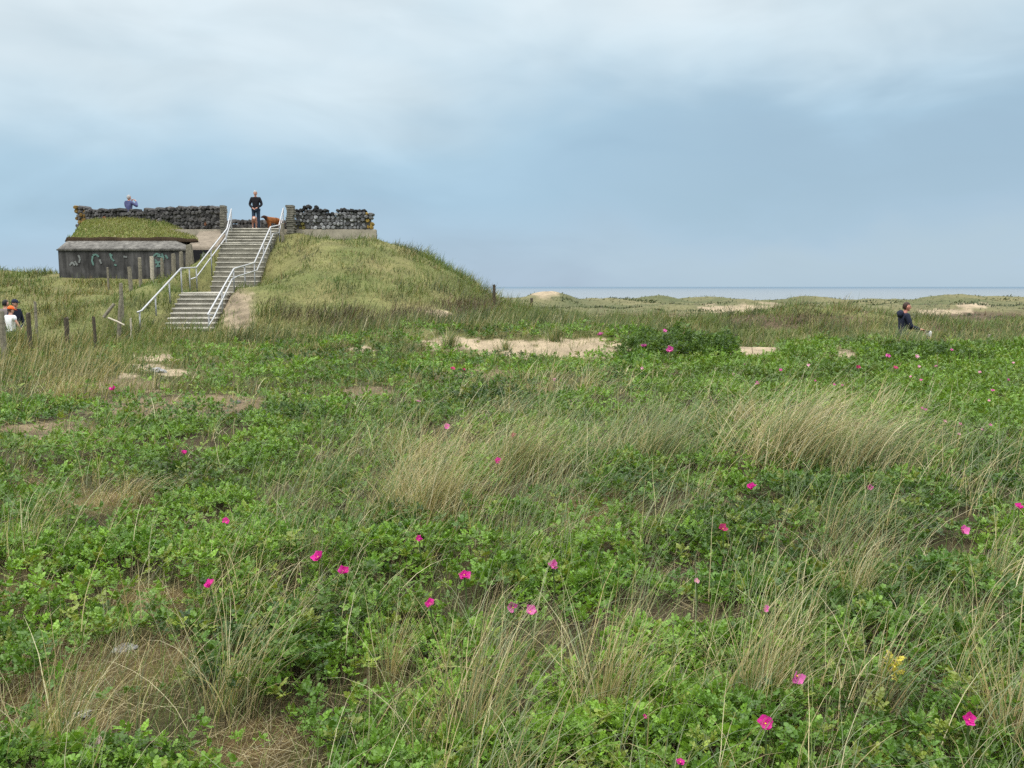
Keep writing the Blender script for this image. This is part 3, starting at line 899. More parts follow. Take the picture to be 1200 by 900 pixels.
for (bx, by, nb, rad, ln, tanf, lean, lab) in TUSS:
    c = G(bx, by)
    A = Acc()
    rr = np.abs(rng.normal(0, .6, nb)) * rad; aa = rng.uniform(0, 6.283, nb)
    X = rr * np.cos(aa) * 1.25; Y = rr * np.sin(aa); Z = terrain(X + c.x, Y + c.y) - c.z - .03
    D = c.y
    sel = rng.uniform(0, 1, nb) < tanf
    col = np.where(sel[:, None], pick(TANS, nb), np.where((rng.uniform(0, 1, nb) < .5)[:, None], pick(GREENS, nb), pick(GREY, nb)))
    az = np.where(rng.uniform(0, 1, nb) < min(.85, .35 + .5 * lean), rng.normal(.15, .4, nb), aa + rng.normal(0, .5, nb))
    A.add(blades(np.stack([X, Y, Z], 1), ln * rng.uniform(.45, 1.1, nb), np.maximum(rng.uniform(.0026, .0052, nb), D * .0007), az,
                 np.abs(rng.normal(.08 + .22 * lean, .2, nb)), np.abs(rng.normal(.38 + .68 * lean, .42, nb)), col, 7, 1.6))
    o = A.obj('grass_tussock', M['blade']); o.location = c
    tag(o, lab, 'grass tussock', 'beach grass tussocks')

# ------------------------------------------------------------------ rose flowers
MAG = [.62, .035, .30]; PNK = [.66, .16, .42]; PALE = [.72, .42, .50]; RED = [.50, .06, .17]


def petal_mesh(seed, crumple):
    r_ = np.random.default_rng(seed)
    nu, nv = 6, 5
    V = []
    for j in range(nv):
        t = j / (nv - 1)
        for i in range(nu):
            u = i / (nu - 1) * 2 - 1
            w = .62 * math.sin(min(1, t * 1.15 + .12) * 1.9) ** .8
            notch = -.10 * (1 - min(1, abs(u) * 2)) if j == nv - 1 else 0
            V.append([u * w, t + notch - .12 * abs(u) ** 2 * t, .22 * t * t + .16 * u * u + r_.normal(0, crumple)])
    Fc = [[j * nu + i, j * nu + i + 1, (j + 1) * nu + i + 1, (j + 1) * nu + i] for j in range(nv - 1) for i in range(nu - 1)]
    return np.array(V), np.array(Fc)


def flower(px, py, size, col, lab, group, lift=.22, detail=True, tilt=None, cat='flower', npet=5):
    d = ray(px, py); d = d / np.linalg.norm(d)
    g = G(px, py, lift)
    D = float(np.hypot(g.x, g.y))
    t = np.linspace(1.5, 80, 8000); pts = CAM[None] + d[None] * t[:, None]
    below = pts[:, 2] < terrain(pts[:, 0], pts[:, 1]) + lift
    p = Vector(pts[int(np.argmax(below))])
    R = size * .46 * p.y / F
    e = None
    if tilt is None: tilt = (random.uniform(.1, 1.0), random.uniform(-.7, .7))
    rot = Matrix.Rotation(tilt[1], 4, 'Y') @ Matrix.Rotation(tilt[0], 4, 'X') @ Matrix.Rotation(random.uniform(0, 6.28), 4, 'Z')
    if detail:
        e = empty('rose_flower', p, lab, cat, group)
    A = Acc()
    for k in range(npet):
        V, Fc = petal_mesh(random.randint(0, 9999), .085)
        V = V * R * random.uniform(.75, 1.12); a = k * 2 * math.pi / 5 + random.uniform(-.12, .12)
        V[:, 1] += .06 * R
        op = random.uniform(.0, .95)
        V = V @ rotx(op).T @ rotz(a).T
        V[:, 2] += .02 * R * k
        V = V @ np.array(rot.to_3x3()).T
        tc = np.repeat(np.array([col]) * random.uniform(.8, 1.2), len(V), 0)
        tc = tc * (.85 + .3 * rng.uniform(0, 1, (len(V), 1)))
        if detail:
            mesh_np('petal', V, Fc, M['petal'], np.clip(tc, 0, .9), e, True)
        else:
            A.add((V, Fc, tc))
    if detail:
        bm = bmesh.new(); blob_mesh(bm, rot @ Vector((0, 0, .13 * R)), .15 * R, 2, .15, (1, 1, .6))
        bm_obj('flower_centre', bm, M['flower_centre'], e)
        bm = bmesh.new(); gz = tz(p.x, p.y)
        add_tube(bm, [(0, 0, -.0), (.01, .015, -(p.z - gz) * .5), (.0, .03, -(p.z - gz) - .02)], .004, 5)
        bm_obj('stem', bm, simple_stem, e)
    else:
        o = A.obj('rose_flower', M['petal']); o.location = p
        tag(o, lab, cat, group)


simple_stem = simple('green_stem', (.07, .11, .03), .7, var=.2)
GN = 'pink wild rose flowers'
NEARFL = [
    (933, 792, 25, PNK, 'two petalled light magenta rose flower right of the bushy straw tussock', (1.2, .4), 3),
    (897, 848, 23, MAG, 'vivid magenta rose flower lowest of those below the bushy straw tussock', (.9, -.3), 5),
    (1135, 843, 20, MAG, 'cupped magenta rose flower on its stalk near the bottom right corner', (1.0, .1), 5),
    (601, 712, 20, PNK, 'left flower of the light pink pair at lower centre, petals spread like wings', (1.2, .2), 3),
    (621, 717, 16, PNK, 'right flower of the light pink pair at lower centre', (.8, .5), 5),
    (544, 674, 15, MAG, 'magenta rose flower at the left of a leafy patch above the light pink pair', (.9, .2), 5),
    (504, 707, 12, MAG, 'small magenta rose flower left of and level with the light pink pair', (.9, 0), 5),
    (404, 671, 17, MAG, 'brightest rose flower left of centre, right one of two neighbours', (.7, .2), 5),
    (373, 653, 17, MAG, 'upper left neighbour of the brightest rose flower left of centre', (.8, -.2), 5),
    (246, 686, 16, MAG, 'flattened magenta rose flower above the arching tussock at lower left', (.5, .0), 5),
    (265, 611, 10, MAG, 'small magenta rose flower on the left, above the flattened one', (.9, .1), 5),
    (491, 631, 10, MAG, 'small dark magenta rose flower under the wide brownish tussock', (.9, .1), 5),
    (648, 665, 17, PNK, 'faded pink rose flower above the light pink pair', (.4, .1), 5),
    (897, 713, 9, PNK, 'pale pink bud sticking up inside the bushy straw tussock', (1.2, .1), 4),
    (816, 681, 8, PALE, 'tiny whitish pink rose flower between the centre and the bushy straw tussock', (.9, .1), 5),
    (847, 620, 12, RED, 'reddish withered rose flower below the largest tussock', (.6, .1), 5),
    (880, 572, 15, MAG, 'magenta rose flower at the foot of the largest tussock, on its left', (.5, .1), 5),
    (1019, 572, 10, PNK, 'pink rose flower at the foot of the pale tussock on the right', (1.0, -.2), 5),
    (1128, 621, 15, PNK, 'pink rose flower with ragged petals on the far right, above the arching tussock', (1.1, .4), 5),
    (1194, 596, 13, MAG, 'magenta rose flower cut by the right edge of the view', (.6, .2), 5),
    (583, 541, 10, MAG, 'small magenta rose flower inside the centre tussock, lower of two', (.8, .1), 5),
    (602, 512, 9, RED, 'small reddish pink rose flower inside the centre tussock, upper of two', (.7, .1), 5),
    (524, 500, 9, PNK, 'small pink rose flower at the upper left edge of the swept grass', (1.0, .1), 5),
    (216, 531, 9, MAG, 'small magenta rose flower just below the bare path at left', (.5, .1), 5),
    (797, 893, 11, MAG, 'dark pink rose flower cut by the bottom edge right of centre', (.7, .1), 5),
    (756, 839, 7, MAG, 'small closed magenta bud right of the upright bottom tussock', (1.2, .1), 4),
]
for (px, py, sz, col, lab, tilt, npet) in NEARFL:
    flower(px, py, sz, col, lab, GN, .24 if py > 560 else .28, True, tilt, npet=npet)
MIDFL = [
    (133, 457, 11, MAG, 'magenta rose flower on a leaf clump at the upper left beside the bare path'),
    (490, 471, 6, PALE, 'whitish rose flower left of the swept grass, alone among short leaves'),
    (703, 393, 9, [.42, .10, .25], 'dull pink rose flower at the left tip of the dark bush by the sand bowl'),
    (785, 411, 12, PNK, 'largest pink rose flower on the dark bush by the sand bowl'),
    (779, 388, 7, PNK, 'topmost pink rose flower on the dark bush by the sand bowl'),
    (754, 406, 8, [.45, .08, .28], 'dark pink rose flower in the middle of the dark bush by the sand bowl'),
    (782, 398, 6, RED, 'red rose flower between the topmost and largest ones on the dark bush'),
    (1005, 431, 7, RED, 'red rose flower on the left end of the low bank bush'),
    (1049, 432, 7, RED, 'red rose flower in the middle of the low bank bush, below its pink ones'),
    (1041, 417, 6, PNK, 'pink rose flower on the upper left of the low bank bush'),
    (1074, 418, 6, PALE, 'pale rose flower on the upper right of the low bank bush'),
    (1115, 411, 6, PNK, 'pink rose flower at the right tip of the low bank bush'),
    (888, 450, 7, PNK, 'pink rose flower in the carpet just above the largest tussock'),
    (530, 433, 7, RED, 'red rose flower below the left half of the sand bowl, left of two'),
    (543, 434, 6, RED, 'red rose flower below the left half of the sand bowl, right of two'),
    (650, 446, 6, PALE, 'whitish rose flower at the top of the swept grass below the sand bowl'),
    (753, 433, 6, PALE, 'whitish rose flower in green leaves below the dark bush'),
]
for (px, py, sz, col, lab) in MIDFL:
    flower(px, py, sz, col, lab, GN, .34 if py < 425 else .22, False)
FARFL = [(915, 434), (948, 428), (873, 428), (977, 451), (987, 452), (1079, 446), (1107, 494), (1125, 497), (1124, 509), (1097, 430), (1077, 430), (1148, 437), (1163, 458), (1159, 470), (1187, 426), (1080, 479), (860, 439), (1068, 442), (1160, 498), (1150, 504), (955, 447), (1181, 446), (1085, 481)]
for (px, py) in FARFL:
    flower(px, py, 4.6, random.choice([PALE, PALE, PNK]), 'tiny pale pink rose flower dotted in the bright green leaf carpet at right', 'tiny pale roses in the leaf carpet', .26, False)

# yellow leaves at lower right
c = G(1041, 785, .2)
A = Acc(); n = 3
pos = np.stack([rng.normal(0, .02, n), rng.normal(0, .02, n), rng.uniform(.20, .24, n)], 1)
sprigs(PF, pos, rng.uniform(.28, .42, n), np.repeat(np.array([[.50, .44, .06]]), n, 0), A)
o = A.obj('yellow_leaves', M['leaf']); o.location = c
tag(o, 'small cluster of yellowed rose leaves at lower right among green ones', 'leaves')

# ------------------------------------------------------------------ loose stones
STN = [(148, 762, 26, 9, 'stone', 'flat blue grey stone lying in moss at lower left'),
       (97, 840, 22, 12, 'stone', 'light grey angular stone behind the pinkish slab at lower left'),
       (77, 850, 12, 11, 'stone', 'small round grey stone touching the light angular one'),
       (112, 880, 42, 16, 'stone_pink', 'pinkish flat slab at the bottom left, largest stone in view'),
       (32, 516, 18, 9, 'stone_dark', 'dark brown stone at the left end of the bare path'),
       (262, 476, 9, 5, 'stone_dark', 'dark pebble on the bare path, left of two'),
       (278, 473, 10, 4, 'stone_dark', 'dark pebble on the bare path, right of two'),
       (186, 437, 18, 5, 'stone', 'pale stone on the sand patch below the stairs')]
for (px, py, w, h, mt, lab) in STN:
    g = G(px, py)
    bm = bmesh.new(); R = w * .5 * g.y / F
    blob_mesh(bm, (0, 0, 0), R, 3, .28, (1, .8, .42))
    o = bm_obj('loose_stone', bm, M[mt], smooth=False); o.location = (g.x, g.y, g.z + R * .22); o.rotation_euler = (.1, .05, random.uniform(0, 3))
    tag(o, lab, 'stone', 'loose stones')

# ------------------------------------------------------------------ bunker
PLZ = 4.08                                   # level of the viewing platform


def build_bunker():
    e = empty('bunker', (-15.5, 37.0, 2.3), 'grey concrete bunker with graffiti and a turf roof, left of the stairs', 'bunker')

    def loc(p): return (p[0] + 15.5, p[1] - 37.0, p[2] - 2.3)

    def hexa(name, pts, mat, bev=0.02, par=e):
        bm = bmesh.new(); add_hexa(bm, [loc(p) for p in pts], bev); return bm_obj(name, bm, mat, par)
    YF = 36.3
    
    xl, xr = P(68, 300, YF).x, P(218, 300, YF).x
    zb, zt = 1.2, P(140, 292, YF).z
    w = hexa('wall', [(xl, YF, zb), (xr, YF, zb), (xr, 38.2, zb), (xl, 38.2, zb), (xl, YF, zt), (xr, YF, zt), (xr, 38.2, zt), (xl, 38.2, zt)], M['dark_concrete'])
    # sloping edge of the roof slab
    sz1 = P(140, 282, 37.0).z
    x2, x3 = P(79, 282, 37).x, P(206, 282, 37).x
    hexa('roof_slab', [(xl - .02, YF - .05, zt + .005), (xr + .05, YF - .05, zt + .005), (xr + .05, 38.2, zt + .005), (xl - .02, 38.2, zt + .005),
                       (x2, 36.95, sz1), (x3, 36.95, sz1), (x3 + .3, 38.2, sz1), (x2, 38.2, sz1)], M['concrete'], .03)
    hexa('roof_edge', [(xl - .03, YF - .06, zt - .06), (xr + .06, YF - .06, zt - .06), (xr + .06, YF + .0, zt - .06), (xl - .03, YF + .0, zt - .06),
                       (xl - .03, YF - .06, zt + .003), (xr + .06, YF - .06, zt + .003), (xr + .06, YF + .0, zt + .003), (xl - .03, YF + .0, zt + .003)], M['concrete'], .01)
    # sandy concrete shoulder between turf and stairs
    hexa('shoulder', [(xr - .1, 36.6, 2.9), (-12.05, 36.6, 2.9), (-12.05, 38.2, 2.9), (xr - .1, 38.2, 2.9),
                      (xr - .1, 36.7, zt + .12), (-12.05, 36.7, zt + .10), (-12.05, 38.25, 4.05), (xr - .1, 38.25, 4.0)], simple('sandy_concrete', (.22, .185, .14), .9, var=.25, scale=4, bump=.3), .03)
    # doorway right of the wall: solid block with the opening's shade as its colour
    dx0, dx1 = P(225, 300, 36.55).x, P(248, 300, 36.55).x
    hexa('doorway', [(dx0, 36.50, 1.8), (dx1, 36.50, 1.8), (dx1, 36.62, 1.8), (dx0, 36.62, 1.8), (dx0, 36.50, zt - .02), (dx1, 36.50, zt - .02), (dx1, 36.62, zt - .02), (dx0, 36.62, zt - .02)], M['opening_shade'], .01)
    # platform block under the stone walls
    hexa('platform', [(-18.4, 38.22, 1.0), (-5.75, 38.22, 1.0), (-7.3, 46, 1.0), (-20.6, 46, 1.0), (-18.4, 38.22, PLZ), (-5.75, 38.22, PLZ), (-7.3, 46, PLZ), (-20.6, 46, PLZ)],
         simple('pale_concrete', (.33, .295, .23), .9, var=.3, scale=2.5, bump=.3), .03)
    # graffiti strokes painted on the front wall
    def strokes(S, mat, yy=YF):
        bm = bmesh.new()
        for pts in S:
            q = [P(a, b, yy) for a, b in pts]
            for a, b in zip(q, q[1:]):
                d = (b - a); n = Vector((-d.z, 0, d.x)).normalized() * .035
                vs = [bm.verts.new(loc((p.x, yy - .022 - random.uniform(0, .004), p.z))) for p in (a - n, b - n, b + n, a + n)]
                bm.faces.new(vs)
        return bm_obj('graffiti', bm, mat, e)
    strokes([[(109, 300), (108, 306), (110, 311)], [(109, 299), (113, 298), (116, 301)], [(129, 297), (131, 303), (134, 306)], [(134, 310), (137, 311)], [(130, 299), (132, 299)]], M['graf_teal'])
    strokes([[(180, 300), (184, 297), (188, 299)], [(182, 304), (186, 309), (183, 313)], [(190, 297), (192, 303), (189, 308)], [(184, 300), (191, 301)], [(182, 308), (192, 306)], [(194, 299), (197, 303)], [(185, 312), (190, 311)]], M['graf_teal'])
    strokes([[(82, 311), (85, 307), (88, 311)], [(92, 299), (94, 303), (93, 308)], [(145, 300.5), (149, 301.5)], [(88, 306), (91, 311)], [(117, 304), (119, 309)]], M['graf_white'])
    strokes([[(239, 296), (237, 300), (240, 302)], [(238, 303), (240, 308), (237, 309)], [(240, 297), (242, 300)]], M['graf_white'], 36.50)
    # turf mound on the roof
    nx, ny = 60, 14
    xa, xb = P(79, 278, 37.1).x, P(240, 276, 37.6).x
    V = []
    for j in range(ny):
        v = j / (ny - 1)
        for i in range(nx):
            u = i / (nx - 1)
            x = xa + (xb - xa) * u + v * (-.55 * (1 - u) - 1.2 * u)
            topy = np.interp(u, [0, .15, .4, .75, .9, 1], [4.50, 4.60, 4.64, 4.60, 4.25, 3.95])
            topy += .0
            z = (sz1 - .03) + (topy - sz1 + .03) * (.25 * (1 - (1 - v) ** 2) + .75 * v)
            if j == 0: z = sz1 - .05
            if j == 1: z = sz1 + .13 * (1 - max(0, u - .8) * 3)
            if i in (0, nx - 1): z = sz1 - .05
            y = 36.98 + 2.6 * v - (.0 if j else .02)
            if j == 1: y = 36.93 + .05 * fbm(np.array([x]), np.array([3.0]), .6, 2, 81)[0]
            V.append((x, y + .25 * max(0, u - .8) * 5 * .5, z + .03 * perlin(np.array([x * 2.1]), np.array([v * 3]))[0]))
    V = np.array(V)
    Fc = np.array([[j * nx + i, j * nx + i + 1, (j + 1) * nx + i + 1, (j + 1) * nx + i] for j in range(ny - 1) for i in range(nx - 1)])
    tint = np.where(np.repeat(np.arange(ny) < 2, nx)[:, None], np.array([[.055, .038, .024]]), np.array([[.15, .17, .055]]))
    t = mesh_np('turf_roof', V - np.array([-15.5, 37.0, 2.3]), Fc, M['ground'], tint, e, True)
    n = 9000
    iu = rng.integers(0, nx - 1, n); iv = rng.integers(1, ny - 1, n); fu = rng.uniform(0, 1, n)[:, None]; fv = rng.uniform(0, 1, n)[:, None]
    g = V.reshape(ny, nx, 3)
    p = (g[iv, iu] * (1 - fu) + g[iv, iu + 1] * fu) * (1 - fv) + (g[iv + 1, iu] * (1 - fu) + g[iv + 1, iu + 1] * fu) * fv
    col = lerp(np.array([[.15, .20, .055]]), np.array([[.23, .24, .08]]), np.clip(.5 + fbm(p[:, 0], p[:, 1], 1.4, 2, 82), 0, 1)) * (1 + rng.normal(0, .15, (n, 1)))
    sel = rng.uniform(0, 1, n) < .18
    col = np.where(sel[:, None], pick(TANS * .8, n), col)
    A = Acc(); A.add(blades(p - np.array([-15.5, 37.0, 2.3]), rng.uniform(.05, .15, n), np.full(n, .024), rng.normal(.2, 1.0, n), np.abs(rng.normal(.2, .2, n)), np.abs(rng.normal(.6, .3, n)), col, 3))
    tag(A.obj('turf_grass', M['blade'], t), kind='stuff')


build_bunker()


# ------------------------------------------------------------------ basalt walls
def stone_wall(name, a, b, z0, ztop, thick, lab, pal, size=.19, seed=1, loose=True):
    """dry wall of basalt columns laid across it; a,b: plan end points; ztop(u): top line"""
    r_ = random.Random(seed)
    a = Vector(a); b = Vector(b); L = (b - a).length; d = (b - a).normalized(); nrm = Vector((d.y, -d.x, 0))   # towards the camera
    e = empty(name, ((a + b) * .5).to_tuple()[:2] + (z0,), lab, 'wall', 'basalt walls on the bunker')
    org = e.location.copy()
    V = []; Fc = []; T = []; n = 0
    z = z0; row = 0
    while True:
        h = size * r_.uniform(.85, 1.05)
        u = -size * r_.uniform(0, .5)
        any_ = False
        while u < L:
            w = size * r_.uniform(.65, 1.35)
            uc = u + w * .5
            zc = z + h * .5 + r_.uniform(-.03, .03)
            if 0 < uc < L and zc < ztop(uc / L) + r_.uniform(-.07, .05):
                any_ = True
                k = r_.choice([5, 6, 6, 7]); rx, rz = w * .54, h * r_.uniform(.5, .62)
                ph = r_.uniform(0, 6.28)
                dep = thick * r_.uniform(.85, 1.1); of = r_.uniform(-.06, .05)
                c = a + d * uc + Vector((0, 0, zc))
                ring = []
                for (off, sc_) in ((dep * .5 + of, .72), (dep * .5 + of - .05, 1.0), (-dep * .5 + of + .05, 1.0), (-dep * .5 + of, .72)):
                    for q in range(k):
                        an = ph + 2 * math.pi * q / k
                        jj = r_.uniform(.85, 1.1)
                        ring.append(c + d * (math.cos(an) * rx * sc_ * jj) + Vector((0, 0, math.sin(an) * rz * sc_ * jj)) + nrm * (off + r_.uniform(-.015, .015)))
                for p in ring: V.append(p - org)
                for s_ in range(3):
                    for q in range(k):
                        Fc.append((n + s_ * k + q, n + s_ * k + (q + 1) % k, n + (s_ + 1) * k + (q + 1) % k, n + (s_ + 1) * k + q))
                Fc.append(tuple(n + q for q in range(k))[::-1]); Fc.append(tuple(n + 3 * k + q for q in range(k)))
                cc = pal(uc / L, (zc - z0) / max(.1, ztop(uc / L) - z0), r_)
                T += [cc] * (4 * k); n += 4 * k
            u += w
        z += h * .93; row += 1
        if z > max(ztop(q / 20) for q in range(21)) + .1 or row > 14: break
    me = bpy.data.meshes.new('stonework'); me.from_pydata([tuple(v) for v in V], [], Fc)
    at = me.attributes.new('tint', 'FLOAT_COLOR', 'POINT')
    c4 = np.ones((len(V), 4), np.float32); c4[:, :3] = np.array(T); at.data.foreach_set('color', c4.ravel())
    me.materials.append(M['basalt']); link(bpy.data.objects.new('stonework', me), e)
    # rubble core so no daylight shows through
    bm = bmesh.new()
    segs = 24; th = thick * .36
    for i in range(segs):
        u0, u1 = i / segs, (i + 1) / segs
        zt = min(ztop(u0), ztop((u0 + u1) / 2), ztop(u1)) - .2
        p0, p1 = a + d * (L * u0 + .06 * (i == 0)), a + d * (L * u1 - .06 * (i == segs - 1))
        g = .001 * (i % 2)
        pts = [p0 + nrm * (th + g), p1 + nrm * (th + g), p1 - nrm * (th + g), p0 - nrm * (th + g)]
        add_hexa(bm, [tuple(p + Vector((0, 0, z0)) - org) for p in pts] + [tuple(p + Vector((0, 0, zt)) - org) for p in pts])
    bm_obj('wall_core', bm, M['stone_dark'], e)
    return e, org


def pal_left(u, v, r):
    if u < .06 and r.random() < .5: return (.20, .13, .045)
    if r.random() < .008: return (.15, .07, .04)
    k = r.uniform(.035, .13); return (k, k * .97, k * .95)


def pal_right(u, v, r):
    if u > .9 and r.random() < .45: return (.28, .19, .05)
    if u < .12 and v < .25: return (.15, .13, .04)
    if v > .84: k = r.uniform(.02, .06)
    elif .25 < u < .75 and r.random() < .28: k = r.uniform(.26, .42)
    else: k = r.uniform(.07, .23)
    return (k, k * 1.01, k * 1.03)


WLz = lambda y_px, Y: P(200, y_px, Y).z
pl0 = P(93, 250, 40.6); pl1 = P(257, 250, 38.6)
def top_left(u):
    return float(np.interp(u, [0, .1, .3, .6, .8, 1], [P(0, 243, 40.6).z, P(0, 244, 40.4).z, P(0, 245, 40).z, P(0, 244.5, 39.4).z, P(0, 242, 39).z, P(0, 240.5, 38.6).z]))
e1, _ = stone_wall('stone_wall', (pl0.x, 40.6, 0), (pl1.x, 38.6, 0), 3.95, top_left, .5, 'long dark basalt stone wall above the turf roof, left of the stairs', pal_left, .185, 3)
pr0 = P(347, 250, 38.5); pr1 = P(436, 250, 38.5)
def top_right(u):
    return float(np.interp(u, [0, .1, .2, .3, .40, .44, .53, .56, .7, .85, 1], [P(0, q, 38.5).z for q in (247, 244, 242, 243, 245, 249, 249, 244, 244, 246, 246)]))
e2, _ = stone_wall('stone_wall', (pr0.x, 38.5, 0), (pr1.x, 38.5, 0), PLZ, top_right, .5, 'basalt stone wall with pale stones and a notch, right of the stairs', pal_right, .165, 5)
pb0 = P(262, 260, 43); pb1 = P(345, 260, 43)
e3, _ = stone_wall('stone_wall', (pb0.x - .5, 43.5, 0), (pb1.x + .5, 43.5, 0), PLZ, lambda u: P(0, 257.5, 43).z + .04 * math.sin(u * 40), .5, 'low basalt stone wall at the back of the platform behind the dogs', pal_left, .21, 8)


def pier(parent, xc, Y, z0, z1, w, dpt):
    bm = bmesh.new(); z = z0; r_ = random.Random(int(xc * 10))
    while z < z1:
        h = r_.uniform(.07, .12); j = r_.uniform(-.025, .025); ww = w * r_.uniform(.9, 1.08)
        o = parent.location
        add_box(bm, xc - ww / 2 + j - o.x, xc + ww / 2 + j - o.x, Y - dpt / 2 + j - o.y, Y + dpt / 2 + j - o.y, z - o.z, z + h - .012 - o.z, .012)
        z += h
    add_box(bm, xc - w * .42 - o.x, xc + w * .42 - o.x, Y - dpt * .42 - o.y, Y + dpt * .42 - o.y, z0 - o.z, z - .05 - o.z)
    return bm_obj('pier', bm, M['pier'], parent)


pp = P(341, 260, 38.0); pier(e2, pp.x, 38.0, P(0, 284, 38).z, P(0, 243.5, 38).z, .30, .4)
pp = P(262, 260, 38.1); pier(e1, pp.x, 38.1, P(0, 272, 38).z - .1, P(0, 243, 38).z, .20, .4)

# ------------------------------------------------------------------ stairs
def build_stairs():
    o0 = Vector((-10.4, 32, 0))
    e = empty('staircase', o0, 'long flight of pale concrete steps climbing the grassy hill to the bunker', 'stairs')

    def lr(y): return float(np.interp(y, ST_Y, ST_L)), float(np.interp(y, ST_Y, ST_R))

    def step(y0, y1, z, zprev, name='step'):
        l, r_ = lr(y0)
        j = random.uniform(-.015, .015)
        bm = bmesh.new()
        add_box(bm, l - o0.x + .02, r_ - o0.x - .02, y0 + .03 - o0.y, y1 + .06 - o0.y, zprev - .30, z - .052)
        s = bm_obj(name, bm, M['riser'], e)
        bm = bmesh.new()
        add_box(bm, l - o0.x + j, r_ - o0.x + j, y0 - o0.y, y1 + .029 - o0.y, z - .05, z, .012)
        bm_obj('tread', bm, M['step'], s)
    def flight(ya, yb, za, zb, n):
        for k in range(n):
            y0 = ya + (yb - ya) * k / n; y1 = ya + (yb - ya) * (k + 1) / n
            z = za + (zb - za) * (k + 1) / n; step(y0, y1, z, za + (zb - za) * k / n)
    flight(27.0, 30.3, .10, 1.40, 9)
    step(30.331, 33.56, 1.46, 1.36, 'landing')
    flight(33.6, 36.2, 1.50, 3.36, 10)
    step(36.231, 36.68, 3.44, 3.36, 'landing')
    flight(36.72, 38.0, 3.46, 4.10, 5)


build_stairs()


def handrail(top, low, posts, lab):
    """top, low: lists of (px, py, Y)"""
    T = [P(*p) for p in top]; Lw = [P(*p) for p in low]
    o = T[0].copy(); o.z = tz(o.x, o.y)
    e = empty('handrail', o, lab, 'handrail', 'handrails of the stairs')
    bm = bmesh.new(); add_tube(bm, [p - o for p in T], .029, 8); bm_obj('top_rail', bm, M['steel'], e, True)
    bm = bmesh.new(); add_tube(bm, [p - o for p in Lw], .027, 8); bm_obj('lower_rail', bm, M['steel'], e, True)
    ys = [p.y for p in T]
    for y in posts:
        x = float(np.interp(y, ys, [p.x for p in T])); z = float(np.interp(y, ys, [p.z for p in T]))
        zb = min(tz(x, y), z - .7) - .15
        bm = bmesh.new(); add_tube(bm, [(x - o.x, y - o.y, zb - o.z), (x - o.x, y - o.y, z - .02 - o.z)], .026, 8)
        bm_obj('post', bm, M['steel_dark'], e, True)


handrail([(161, 366, 26.9), (166, 364, 27.1), (212, 314.4, 30.5), (230, 313.6, 33.8), (266, 268, 36.4), (271, 245, 37.8)],
         [(161, 375, 26.95), (163, 374, 27.15), (224, 327, 33.2), (230, 325, 33.9), (265, 278, 36.5), (271, 258, 37.8)][2:],
         [27.0, 28.2, 29.4, 30.5, 32.2, 33.8, 35.0, 36.3, 37.7], 'pale steel handrail on the left side of the stairs, ending in the grass')
handrail([(250, 370, 27.0), (243.5, 369, 26.95), (274, 315, 30.4), (298, 308, 33.6), (317, 266, 36.2), (327, 264, 36.9), (332, 244, 37.8)],
         [(244, 383, 26.9), (250, 373, 27.2), (272, 327, 30.3), (278, 324, 30.7), (301, 317, 33.7), (320, 274, 36.3), (327, 273, 36.95), (331, 257, 37.8)],
         [27.05, 28.7, 30.35, 32.0, 33.6, 35.0, 36.2, 36.95, 37.75], 'pale steel double handrail on the right side of the stairs')

# ------------------------------------------------------------------ wooden posts
POSTS = [
    (1.5, 365, 19.5, .13, 'wood', 0, 'thick grey post cut by the left edge in front of the walkers'),
    (33, 367, 21.0, .115, 'wood_dark', 0, 'dark post with a slanted top standing beside the walkers at left'),
    (41, 353, 25.5, .085, 'wood', 0, 'thin pale grey post behind the dark slanted one at left'),
    (77.5, 372, 22.0, .12, 'wood_dark', 0, 'brown post left of two in the grass between the walkers and the broken fence'),
    (110.5, 371, 22.0, .085, 'wood_dark', .02, 'thin dark post right of two in the grass between the walkers and the broken fence'),
    (136, 351, 25.0, .12, 'wood', -.1, 'short dark stump holding the leaning rail of the broken fence'),
    (141.5, 332, 27.5, .12, 'wood', 0, 'grey post just behind the short dark stump of the broken fence'),
    (153, 373, 25.0, .06, 'wood_pale', 0, 'small thin pale stake near the bottom end of the left handrail'),
    (152.5, 313, 31.0, .14, 'wood', .03, 'weathered post in the rising row, lowest and leftmost before the bunker'),
    (163.5, 302, 32.5, .13, 'wood', 0, 'weathered post second from the left in the rising row before the bunker'),
    (177.5, 300, 33.5, .15, 'wood_pale', 0, 'pale broad post third in the rising row, left of the teal graffiti'),
    (189.5, 302, 34.5, .13, 'wood', 0, 'greenish grey post in front of the teal graffiti'),
    (203, 297, 34.8, .17, 'wood', 0, 'tall brownish post right of the teal graffiti'),
    (212, 295, 35.3, .16, 'wood', 0, 'grey post between the tall brownish post and the broad plank'),
    (126, 313, 34.0, .08, 'wood', 0, 'tiny post alone in the grass below the middle of the bunker'),
    (331, 262, 36.9, .15, 'wood', 0, 'tall grey post at the top of the right handrail'),
    (579, 333.5, 35.0, .13, 'wood_dark', 0, 'small dark post on the right foot of the grassy mound'),
    (457, 378, 25.0, .12, 'wood_pale', 0, 'pale stub at the foot of the mound beside brown shrubs'),
    (623, 349, 60, .22, 'wood_dark', 0, 'far dark post at the foot of the dune with the sand face'),
    (863, 392, 23.5, .10, 'wood_dark', 0, 'dark little post behind the small sand patch right of centre'),
    (1160, 392, 22.5, .11, 'wood', 0, 'grey post in tall grass right of the navy hooded man'),
]
